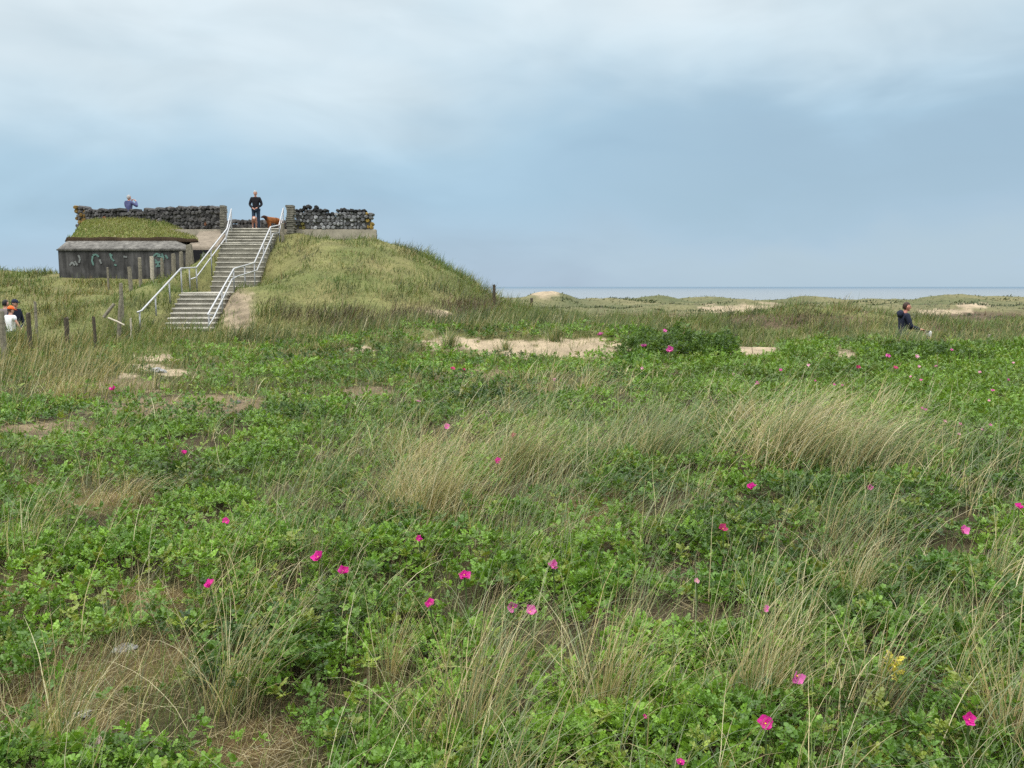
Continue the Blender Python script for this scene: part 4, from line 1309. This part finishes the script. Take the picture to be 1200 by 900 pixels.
for (px, pyt, Y, w, mt, tilt, lab) in POSTS:
    t = P(px, pyt, Y); zb = min(tz(t.x, t.y), t.z - .25) - .15
    bm = bmesh.new(); r_ = random.Random(int(px * 7))
    h = t.z - zb; seg = 5; rings = []
    for j in range(seg + 1):
        v = j / seg
        rings.append([Vector((math.cos(k * math.pi / 4 + .4) * w * .5 * (1 - .12 * v) * r_.uniform(.92, 1.08) - tilt * v * h, math.sin(k * math.pi / 4 + .4) * w * .5 * (1 - .12 * v) * r_.uniform(.92, 1.08), v * h + (r_.uniform(-.035, .02) * (j == seg)))) for k in range(8)])
    vr = [[bm.verts.new(p) for p in R] for R in rings]
    for a, b in zip(vr, vr[1:]):
        for k in range(8): bm.faces.new((a[k], a[(k + 1) % 8], b[(k + 1) % 8], b[k]))
    bm.faces.new(vr[-1]); bm.faces.new(vr[0][::-1])
    o = bm_obj('wooden_post', bm, M[mt]); o.location = (t.x, t.y, zb)
    tag(o, lab, 'post', 'wooden posts')


def beam(name, p0, p1, w, mat, lab, cat):
    a, b = P(*p0), P(*p1); bm = bmesh.new()
    add_tube(bm, [(0, 0, 0), tuple((b - a) * .5 + Vector((0, 0, .01))), tuple(b - a)], [w * .5, w * .47, w * .42], 7)
    o = bm_obj(name, bm, M[mat]); o.location = a; return tag(o, lab, cat)


beam('fence_rail', (121.5, 372, 24.9), (134, 356, 25.0), .10, 'wood', 'grey rail leaning against the short dark stump of the broken fence', 'fence rail')
beam('fence_rail', (127, 372.5, 24.8), (146, 381, 24.4), .05, 'wood_pale', 'pale stick sloping down to the right from the broken fence', 'fence rail')
# broad plank by the bunker corner
t = P(222, 287, 35.7); zb = tz(t.x, t.y) - .3
bm = bmesh.new(); add_hexa(bm, [(-.19, -.06, 0), (.19, -.06, 0), (.19, .06, 0), (-.19, .06, 0), (-.13, -.06, t.z - zb), (.09, -.06, t.z - zb + .04), (.09, .06, t.z - zb + .04), (-.13, .06, t.z - zb)], .02)
o = bm_obj('wooden_board', bm, M['wood']); o.location = (t.x, t.y, zb); tag(o, 'broad upright grey board beside the dark bunker doorway', 'board')


# ------------------------------------------------------------------ people
def person(label, loc, rz, h, cols, arms, legs=None, lean=0.0, hair='short', hood=False, head_turn=0.0, head_tilt=0.0, cap=None, sleeves=True):
    """figure facing -Y before rz; cols: skin, top, bottom, hair; arms: [(elbow, wrist, palm) left, right] in a 1.75 m body"""
    s = h / 1.75
    e = empty('person', loc, label, 'person', None, rz)
    sk, tp, bt, hr = (M[c] for c in cols)
    ln = lambda z: -math.sin(lean) * max(0, z - .95)           # forward lean of the upper body
    pel = (0, 0, .96); sp_ = (0, ln(1.15) + .005, 1.15); ch = (0, ln(1.36) + .01, 1.36); nk = (0, ln(1.50), 1.50); hb = (0, ln(1.58) - .02, 1.58)
    shl = [(-.175, ln(1.42) + .01, 1.425), (.175, ln(1.42) + .01, 1.425)]
    if legs is None: legs = [((-.095, 0, .90), (-.105, -.02, .50), (-.11, .02, .09), (-.125, -.13, .035)), ((.095, 0, .90), (.105, -.02, .50), (.11, .02, .09), (.125, -.13, .035))]
    nodes = [pel, sp_, ch, nk, hb]; edges = [(0, 1), (1, 2), (2, 3), (3, 4)]; rad = [(.10, .075), (.09, .07), (.10, .07), (.056, .056), (.055, .06)]
    for L in legs:
        i = len(nodes); nodes += list(L); edges += [(0, i), (i, i + 1), (i + 1, i + 2), (i + 2, i + 3)]; rad += [.060, .042, .034, .030]
    for sh, (el, wr, pa) in zip(shl, arms):
        i = len(nodes); nodes += [sh, el, wr, pa]; edges += [(2, i), (i, i + 1), (i + 1, i + 2), (i + 2, i + 3)]; rad += [.042, .034, .027, (.036, .022)]
    S = lambda P_: [tuple(c * s for c in p) for p in P_]
    SR = lambda R_: [tuple(c * s for c in (r_ if isinstance(r_, tuple) else (r_, r_))) for r_ in R_]
    bm = bmesh.new(); skin_into(bm, S(nodes), edges, SR(rad), 2)
    # fingers
    for sh, (el, wr, pa) in zip(shl, arms):
        w_, p_ = Vector(wr), Vector(pa); d = (p_ - w_).normalized()
        side = d.cross(Vector((0, 0, 1)));  side = side.normalized() if side.length > .2 else Vector((1, 0, 0))
        cur = side.cross(d).normalized() * -1
        if cur.z > 0: cur = -cur
        for k, (o_, l_) in enumerate([(-.027, .062), (-.009, .075), (.010, .070), (.027, .055)]):
            b0 = p_ + side * o_; b1 = b0 + d * l_ * .55 + cur * .012; b2 = b1 + d * l_ * .35 + cur * .03
            skin_into(bm, S([b0 - d * .02, b1, b2]), [(0, 1), (1, 2)], SR([.010, .009, .008]), 1)
        t0 = w_ + d * .03 + side * .025 * (1 if wr[0] < 0 else -1); t1 = t0 + d * .04 + side * .03 * (1 if wr[0] < 0 else -1); t2 = t1 + d * .03
        skin_into(bm, S([t0, t1, t2]), [(0, 1), (1, 2)], SR([.013, .011, .009]), 1)
    # head with face
    hc = Vector((0, ln(1.645) - .025, 1.645))
    Rh = Matrix.Rotation(head_turn, 3, 'Z') @ Matrix.Rotation(head_tilt, 3, 'X')
    def hv(p): return (hc + Rh @ Vector(p)) * s
    g = bmesh.ops.create_icosphere(bm, subdivisions=3, radius=1)
    for v in g['verts']:
        x, y, z = v.co
        jaw = 1 - .28 * max(0, -z) ** 1.2
        v.co = hv((x * .076 * jaw, y * .097 * (1 - .12 * max(0, -z)) - .004 * (z < 0), z * .118))
    for (c, r_, scl) in [((0, -.103, -.012), .019, (.8, 1.0, 1.5)), ((-.077, .01, -.005), .028, (.35, .7, 1.1)), ((.077, .01, -.005), .028, (.35, .7, 1.1)), ((0, -.088, -.055), .022, (1.3, .5, .35)), ((0, -.076, -.09), .026, (1.0, .8, .7))]:
        g = bmesh.ops.create_icosphere(bm, subdivisions=2, radius=1)
        for v in g['verts']: v.co = hv((c[0] + v.co.x * r_ * scl[0], c[1] + v.co.y * r_ * scl[1], c[2] + v.co.z * r_ * scl[2]))
    bm_obj('body', bm, sk, e, True)
    for sx in (-.032, .032):
        bm = bmesh.new(); g = bmesh.ops.create_icosphere(bm, subdivisions=2, radius=1)
        for v in g['verts']: v.co = hv((sx + v.co.x * .013, -.086 + v.co.y * .010, .018 + v.co.z * .008))
        bm_obj('eye', bm, M['eye'], e, True)
    # hair
    bm = bmesh.new(); g = bmesh.ops.create_icosphere(bm, subdivisions=3, radius=1)
    for v in g['verts']:
        x, y, z = v.co
        k = 1.06
        v.co = hv((x * .080 * k, y * .098 * k + .008, z * .120 * k + .006))
    kill = []
    inv = Rh.transposed()
    for v in bm.verts:
        q = inv @ (v.co / s - hc)
        if q.z < .045 - max(0, q.y) * 1.0 and (q.y < .03 or q.z < -.07): kill.append(v)
    bmesh.ops.delete(bm, geom=kill, context='VERTS'); bm_obj('hair', bm, hr, e, True)
    # jacket or shirt
    jn = [(0, 0, .88), (0, ln(1.0), 1.0), sp_, ch, (0, ln(1.47), 1.475)]; je = [(0, 1), (1, 2), (2, 3), (3, 4)]; jr = [(.165, .125), (.165, .12), (.155, .115), (.175, .125), (.085, .08)]
    for sh, (el, wr, pa) in zip(shl, arms):
        i = len(jn); end = wr if sleeves else tuple(a_ * .55 + b_ * .45 for a_, b_ in zip(sh, el))
        if sleeves: jn += [sh, el, wr]; je += [(3, i), (i, i + 1), (i + 1, i + 2)]; jr += [.082, .062, .046]
        else: jn += [sh, end]; je += [(3, i), (i, i + 1)]; jr += [.085, .07]
    bm = bmesh.new(); skin_into(bm, S(jn), je, SR(jr), 2); bm_obj('jacket' if sleeves else 'shirt', bm, tp, e, True)
    if hood:
        bm = bmesh.new(); blob_mesh(bm, (0, (ln(1.46) + .12) * s, 1.46 * s), .105 * s, 3, .12, (1.15, .85, 1.0)); bm_obj('hood', bm, tp, e, True)
    # trousers and shoes
    tn = [(0, 0, .99)]; te = []; tr = [(.155, .115)]
    for L in legs:
        i = len(tn); tn += list(L[:3]); te += [(0, i), (i, i + 1), (i + 1, i + 2)]; tr += [.105, .078, .062]
    bm = bmesh.new(); skin_into(bm, S(tn), te, SR(tr), 2); bm_obj('trousers', bm, bt, e, True)
    for L in legs:
        an, to = Vector(L[2]), Vector(L[3]); bm = bmesh.new()
        skin_into(bm, S([an + Vector((0, .03, -.03)), (an + to) * .5, to]), [(0, 1), (1, 2)], SR([(.05, .055), (.05, .045), (.045, .035)]), 2); bm_obj('shoe', bm, M['shoe'], e, True)
    if cap:
        bm = bmesh.new(); g = bmesh.ops.create_icosphere(bm, subdivisions=3, radius=1)
        for v in g['verts']:
            x, y, z = v.co; z = max(z, -.05)
            v.co = hv((x * .094, y * .113 + .004, z * .115 + .035))
        g = bmesh.ops.create_icosphere(bm, subdivisions=2, radius=1)
        for v in g['verts']: v.co = hv((v.co.x * .075, -.125 + v.co.y * .075, .04 + v.co.z * .012))
        bm_obj('cap', bm, M[cap], e, True)
    return e


# man at the head of the stairs, hands folded in front
q = P(300.5, 266, 39.2)
person('man in black jacket and jeans with folded hands at the top of the stairs', (q.x, 39.2, PLZ), .05, 1.70, ('skin', 'black_cloth', 'denim', 'hair_grey'),
       [((-.27, .0, 1.15), (-.10, -.20, .98), (-.03, -.23, .95)), ((.27, .0, 1.15), (.10, -.20, .99), (.03, -.24, .96))], head_tilt=.25)
# photographer behind the left wall
q = P(151, 240, 41.6)
person('person in a blue violet jacket behind the long wall, arms raised to the face', (q.x, 41.6, PLZ), 2.75, 1.76, ('skin', 'blue_cloth', 'denim', 'hair_grey'),
       [((-.36, -.14, 1.24), (-.14, -.30, 1.50), (-.07, -.26, 1.58)), ((.30, -.12, 1.22), (.14, -.30, 1.50), (.06, -.26, 1.58))], head_tilt=.15)
# hooded man on the path at right, hands on a handlebar
q = P(1058, 370, 24.2); gz = P(1060, 355, 24.2).z - 1.80
person('man with dark hair in navy hooded jacket walking right behind the rose bank', (q.x, 24.2, gz), math.pi / 2, 1.80, ('skin_red', 'navy_cloth', 'denim', 'hair_brown'),
       [((-.24, -.12, 1.14), (-.20, -.38, 1.06), (-.19, -.46, 1.05)), ((.24, -.12, 1.14), (.20, -.38, 1.06), (.19, -.46, 1.05))],
       [((-.09, 0, .90), (-.10, -.16, .52), (-.10, -.16, .10), (-.11, -.32, .05)), ((.09, 0, .90), (.10, .02, .50), (.10, .24, .14), (.11, .12, .04))], lean=.10, hood=True, head_tilt=.05)
# walkers at the left edge
q = P(12.5, 375, 24.3); gz = P(13, 358.5, 24.3).z - 1.50
person('walker in white shirt and orange cap half hidden by grass at the left edge', (q.x, 24.3, gz), 2.7, 1.47, ('skin', 'white_cloth', 'denim', 'hair_brown'),
       [((-.30, -.05, 1.15), (-.26, -.16, .92), (-.25, -.2, .85)), ((.30, -.05, 1.15), (.26, -.16, .92), (.25, -.2, .85))], cap='orange_cloth', sleeves=False, head_tilt=.2)
q = P(18, 375, 25.3); gz = P(18, 351, 25.3).z - 1.62
person('walker in a navy cap behind the orange cap, right one of the two behind', (q.x, 25.3, gz), 1.3, 1.60, ('skin', 'navy_cloth', 'denim', 'hair_black'),
       [((-.26, .0, 1.15), (-.24, -.1, .92), (-.24, -.14, .85)), ((.26, .0, 1.15), (.24, -.1, .92), (.24, -.14, .85))], cap='navy_cloth')
q = P(7, 375, 25.5); gz = P(8, 352, 25.5).z - 1.60
person('black haired walker in greyish top at the far left edge behind the white shirt', (q.x, 25.5, gz), 2.9, 1.60, ('skin', 'grey_cloth', 'denim', 'hair_black'),
       [((-.26, .0, 1.15), (-.24, -.1, .92), (-.24, -.14, .85)), ((.26, .0, 1.15), (.24, -.1, .92), (.24, -.14, .85))])


# ------------------------------------------------------------------ dogs
def dog(label, loc, rz, hs, fur, dark, muzzle, head_low=0.0):
    """dog of shoulder height hs, facing -X before rz"""
    s = hs / .62
    e = empty('dog', loc, label, 'dog', 'dogs on the platform', rz)
    bm = bmesh.new()
    hz = -head_low
    nodes = [(0, 0, .50), (.27, 0, .515), (.38, 0, .50), (-.20, 0, .50), (-.30, 0, .55), (-.42, 0, .66 + hz * .6), (-.50, 0, .72 + hz), (-.59, 0, .69 + hz), (-.66, 0, .665 + hz),
             (.47, 0, .50), (.58, 0, .40), (.66, 0, .36)]
    edges = [(0, 1), (1, 2), (0, 3), (3, 4), (4, 5), (5, 6), (6, 7), (7, 8), (2, 9), (9, 10), (10, 11)]
    rad = [(.13, .15), (.12, .135), (.10, .12), (.14, .18), (.115, .145), (.09, .10), (.082, .085), (.048, .048), (.034, .032), (.03, .03), (.022, .022), (.012, .012)]
    for sy in (-.085, .085):
        i = len(nodes); nodes += [(-.22, sy, .42), (-.19, sy, .30), (-.21, sy, .16), (-.21, sy, .05), (-.26, sy, .022)]
        edges += [(3, i), (i, i + 1), (i + 1, i + 2), (i + 2, i + 3), (i + 3, i + 4)]; rad += [.062, .045, .032, .027, .03]
        i = len(nodes); nodes += [(.32, sy, .42), (.25, sy, .31), (.38, sy, .19), (.36, sy, .05), (.31, sy, .022)]
        edges += [(2, i), (i, i + 1), (i + 1, i + 2), (i + 2, i + 3), (i + 3, i + 4)]; rad += [.08, .052, .032, .027, .03]
    S = lambda P_: [tuple(c * s for c in p) for p in P_]
    skin_into(bm, S(nodes), edges, [tuple(c * s for c in (r_ if isinstance(r_, tuple) else (r_, r_))) for r_ in rad], 2)
    me_o = bm_obj('body', bm, [M[fur], M[dark], M[muzzle]], e, True)
    for p in me_o.data.polygons:
        c = p.center / s
        if c.x < -.55 and c.z < .74 + hz and c.z > .3: p.material_index = 2
        elif c.z < .09 and abs(c.x) < .5: p.material_index = 2
        elif c.x < -.34 and c.z > .52 + hz: p.material_index = 1
    for sy in (-.07, .07):
        bm = bmesh.new(); g = bmesh.ops.create_icosphere(bm, subdivisions=2, radius=1)
        for v in g['verts']: v.co = Vector((-.465 + v.co.x * .035, sy + v.co.y * .016, .70 + hz + v.co.z * .065)) * s
        bm_obj('ear', bm, M[dark], e, True)
        bm = bmesh.new(); g = bmesh.ops.create_icosphere(bm, subdivisions=1, radius=.011 * s)
        for v in g['verts']: v.co += Vector((-.55, sy * .6, .735 + hz)) * s
        bm_obj('eye', bm, M['eye'], e, True)
    bm = bmesh.new(); g = bmesh.ops.create_icosphere(bm, subdivisions=2, radius=.018 * s)
    for v in g['verts']: v.co += Vector((-.695, 0, .675 + hz)) * s
    bm_obj('nose', bm, M['eye'], e, True)
    return e


q = P(320, 263, 39.0)
dog('chestnut dog standing sideways beside the right handrail at the top of the stairs', (q.x, 39.0, PLZ), .75, .53, 'dog_red', 'dog_dark', 'dog_dark', .05)
q = P(298, 268, 38.25)
dog('fawn dog in front of the man, facing down the stairs', (q.x, 38.3, PLZ), math.pi / 2 + .25, .50, 'dog_pale', 'dog_pale', 'dog_white', .16)


# ------------------------------------------------------------------ bicycle pushed by the man at right
def bicycle():
    q = P(1073, 380, 24.0); gz = P(1060, 355, 24.2).z - 1.80
    e = empty('bicycle', (q.x, 23.85, gz), 'bicycle with dark handlebar and white front, mostly hidden by grass at right', 'bicycle')
    def tube(name, pts, r_, mat, par=e, seg=8):
        bm = bmesh.new(); add_tube(bm, pts, r_, seg); return bm_obj(name, bm, M[mat], par, True)
    def ringm(name, c, R, r_, mat, par):
        bm = bmesh.new(); n, k = 32, 8; rg = []
        for i in range(n):
            a = 2 * math.pi * i / n
            rg.append([bm.verts.new((c[0] + math.cos(a) * (R + r_ * math.cos(2 * math.pi * j / k)), c[1] + r_ * math.sin(2 * math.pi * j / k), c[2] + math.sin(a) * (R + r_ * math.cos(2 * math.pi * j / k)))) for j in range(k)])
        for i in range(n):
            for j in range(k): bm.faces.new((rg[i][j], rg[(i + 1) % n][j], rg[(i + 1) % n][(j + 1) % k], rg[i][(j + 1) % k]))
        return bm_obj(name, bm, M[mat], par, True)
    for cx in (-.62, .48):
        w = empty('wheel', (cx, 0, .345), None, None); w.parent = e
        ringm('tyre', (0, 0, 0), .33, .018, 'rubber', w); ringm('rim', (0, 0, 0), .305, .011, 'steel', w)
        bm = bmesh.new()
        for i in range(16):
            a = math.pi * 2 * i / 16; add_tube(bm, [(0, .0, 0), (math.cos(a) * .3, 0, math.sin(a) * .3)], .0015, 4)
        bm_obj('spokes', bm, M['steel'], w)
    bm = bmesh.new()
    for pts in ([(-.22, 0, .30), (-.32, 0, .86)], [(-.22, 0, .30), (.28, 0, .78)], [(-.30, 0, .76), (.26, 0, .86)], [(-.62, .05, .345), (-.30, .03, .76)], [(-.62, -.05, .345), (-.30, -.03, .76)], [(-.62, 0.04, .345), (-.22, .02, .30)], [(.26, 0, .90), (.31, 0, .74)]):
        add_tube(bm, pts, .017, 8)
    bm_obj('frame', bm, M['black_metal'], e, True)
    tube('fork', [(.30, 0, .74), (.36, .05, .60), (.48, .055, .345)], .013, 'black_metal')
    tube('handlebar', [(.02, -.27, 1.02), (.18, -.27, 1.05), (.25, -.12, 1.06), (.24, 0, 1.02), (.25, .12, 1.06), (.18, .27, 1.05), (.02, .27, 1.02)], .015, 'black_metal')
    tube('stem', [(.26, 0, .88), (.24, 0, 1.03)], .016, 'steel')
    bm = bmesh.new(); blob_mesh(bm, (-.34, 0, .92), .13, 3, .05, (1, .6, .3)); bm_obj('saddle', bm, M['rubber'], e, True)
    bm = bmesh.new()
    add_hexa(bm, [(.31, -.06, .90), (.35, -.06, .90), (.35, .06, .90), (.31, .06, .90), (.30, -.07, 1.04), (.36, -.07, 1.06), (.36, .07, 1.06), (.30, .07, 1.04)], .02)
    bm_obj('front_panel', bm, M['white_paint'], e)


bicycle()

# ------------------------------------------------------------------ camera, light, sky
cam = bpy.data.cameras.new('camera'); co = link(bpy.data.objects.new('camera', cam))
cam.sensor_width = 36; cam.lens = 36 * F / 1200; cam.clip_end = 200000; cam.clip_start = .05
co.location = CAM; co.rotation_euler = (math.pi / 2 - PITCH, 0, 0)
sc.camera = co

EL, AZ = math.radians(58), math.radians(215)          # sun behind the camera's left shoulder, veiled by cloud
sun = bpy.data.lights.new('sun', 'SUN'); sun.energy = 1.5; sun.angle = math.radians(11); sun.color = (1, .955, .88)
so = link(bpy.data.objects.new('sun', sun))
sd = Vector((math.sin(AZ) * math.cos(EL), math.cos(AZ) * math.cos(EL), math.sin(EL)))
so.rotation_euler = sd.to_track_quat('Z', 'Y').to_euler(); so.location = sd * 50

w = bpy.data.worlds.new('World'); sc.world = w; w.use_nodes = True
nt = w.node_tree; bg = nt.nodes['Background']; bg.inputs['Strength'].default_value = .1
sky = N(nt, 'ShaderNodeTexSky', _sky_type='NISHITA', _sun_disc=False, _sun_elevation=EL, _sun_rotation=AZ)
tc = N(nt, 'ShaderNodeTexCoord')
sep = N(nt, 'ShaderNodeSeparateXYZ'); nt.links.new(tc.outputs['Generated'], sep.inputs[0])
# cloud layers: direction projected on a high sheet so the bands flatten towards the horizon
mp = N(nt, 'ShaderNodeMapping'); mp.inputs['Scale'].default_value = (1.6, 1.6, 4.2); mp.inputs['Location'].default_value = (.35, .2, .1)
nt.links.new(tc.outputs['Generated'], mp.inputs['Vector'])
n1 = N(nt, 'ShaderNodeTexNoise', Scale=1.7, Detail=3.0, Roughness=.5, Distortion=.25); nt.links.new(mp.outputs[0], n1.inputs['Vector'])
n2 = N(nt, 'ShaderNodeTexNoise', Scale=3.6, Detail=4.0, Roughness=.5, Distortion=.4); nt.links.new(mp.outputs[0], n2.inputs['Vector'])
def math_(op, a, b):
    n = N(nt, 'ShaderNodeMath', _operation=op)
    for i, v in enumerate((a, b)):
        if isinstance(v, (int, float)): n.inputs[i].default_value = v
        else: nt.links.new(v, n.inputs[i])
    return n.outputs[0]
o1 = math_('MULTIPLY', math_('SUBTRACT', n1.outputs['Fac'], .5), .22)
o2 = math_('MULTIPLY', math_('SUBTRACT', n2.outputs['Fac'], .5), .035)
fade = N(nt, 'ShaderNodeMapRange'); fade.inputs[1].default_value = .0; fade.inputs[2].default_value = .16; fade.inputs[3].default_value = .12; fade.inputs[4].default_value = 1
nt.links.new(sep.outputs['Z'], fade.inputs[0])
rt = math_('MULTIPLY', sep.outputs['X'], -.075)       # the rain cloud stands on the right
zz = math_('ADD', sep.outputs['Z'], math_('MULTIPLY', math_('ADD', math_('ADD', o1, o2), rt), fade.outputs[0]))
rp = N(nt, 'ShaderNodeValToRGB'); nt.links.new(zz, rp.inputs['Fac'])
cr = rp.color_ramp
STOPS = [(0.0, (.42, .545, .68)), (.05, (.39, .535, .675)), (.10, (.375, .55, .695)), (.155, (.415, .595, .73)), (.20, (.51, .665, .77)), (.25, (.63, .755, .825)), (.33, (.77, .85, .885)), (.6, (1.0, 1.0, 1.0)), (1.0, (1.0, 1.0, 1.0))]
while len(cr.elements) < len(STOPS): cr.elements.new(.5)
for el_, (p_, c_) in zip(cr.elements, STOPS):
    el_.position = p_; el_.color = (*c_, 1)
# the overcast is brightest overhead
zb = N(nt, 'ShaderNodeMapRange', _interpolation_type='SMOOTHSTEP'); zb.inputs[1].default_value = .33; zb.inputs[2].default_value = .85; zb.inputs[3].default_value = 10.8; zb.inputs[4].default_value = 33
nt.links.new(sep.outputs['Z'], zb.inputs[0])
scl = N(nt, 'ShaderNodeVectorMath', _operation='SCALE'); nt.links.new(rp.outputs['Color'], scl.inputs[0]); nt.links.new(zb.outputs[0], scl.inputs['Scale'])
# thin darker and lighter wisps
wis = N(nt, 'ShaderNodeMapRange'); wis.inputs[1].default_value = .3; wis.inputs[2].default_value = .7; wis.inputs[3].default_value = .93; wis.inputs[4].default_value = 1.07
nt.links.new(n2.outputs['Fac'], wis.inputs[0])
sc2 = N(nt, 'ShaderNodeVectorMath', _operation='SCALE'); nt.links.new(scl.outputs[0], sc2.inputs[0]); nt.links.new(wis.outputs[0], sc2.inputs['Scale'])
def ramp_(src, a, b_):
    m_ = N(nt, 'ShaderNodeMapRange', _interpolation_type='SMOOTHSTEP'); m_.inputs[1].default_value = a; m_.inputs[2].default_value = b_
    nt.links.new(src, m_.inputs[0]); return m_.outputs[0]
zn = math_('ADD', sep.outputs['Z'], math_('ADD', math_('MULTIPLY', math_('SUBTRACT', n2.outputs['Fac'], .5), .16), math_('MULTIPLY', math_('SUBTRACT', n1.outputs['Fac'], .5), .10)))
xn = math_('ADD', sep.outputs['X'], math_('MULTIPLY', math_('SUBTRACT', n2.outputs['Fac'], .5), .5))
bank = math_('MULTIPLY', math_('MULTIPLY', ramp_(xn, -.05, .32), ramp_(zn, .05, .12)), ramp_(zn, .25, .15))
mb = N(nt, 'ShaderNodeMix', _data_type='RGBA'); mb.inputs[7].default_value = (3.6, 5.1, 6.35, 1)
nt.links.new(math_('MULTIPLY', bank, .7), mb.inputs[0]); nt.links.new(sc2.outputs[0], mb.inputs[6])
low = math_('MULTIPLY', math_('MULTIPLY', ramp_(xn, -.05, .3), ramp_(zn, .085, .035)), .75)
ml = N(nt, 'ShaderNodeMix', _data_type='RGBA'); ml.inputs[7].default_value = (4.7, 6.15, 7.25, 1)
nt.links.new(low, ml.inputs[0]); nt.links.new(mb.outputs[2], ml.inputs[6])
sc2 = ml; SKYOUT = ml.outputs[2]
mx = N(nt, 'ShaderNodeMix', _data_type='RGBA'); mx.inputs[0].default_value = .90
nt.links.new(sky.outputs[0], mx.inputs[6]); nt.links.new(SKYOUT, mx.inputs[7])
nt.links.new(mx.outputs[2], bg.inputs['Color'])

vs = sc.view_settings
sc.display_settings.display_device = 'sRGB'
vs.view_transform = 'Standard'; vs.look = 'None'; vs.exposure = 0.0; vs.gamma = 1.0; vs.use_curve_mapping = False
sc.cycles.max_bounces = 6; sc.cycles.diffuse_bounces = 3; sc.cycles.transmission_bounces = 3
sc.cycles.use_denoising = False
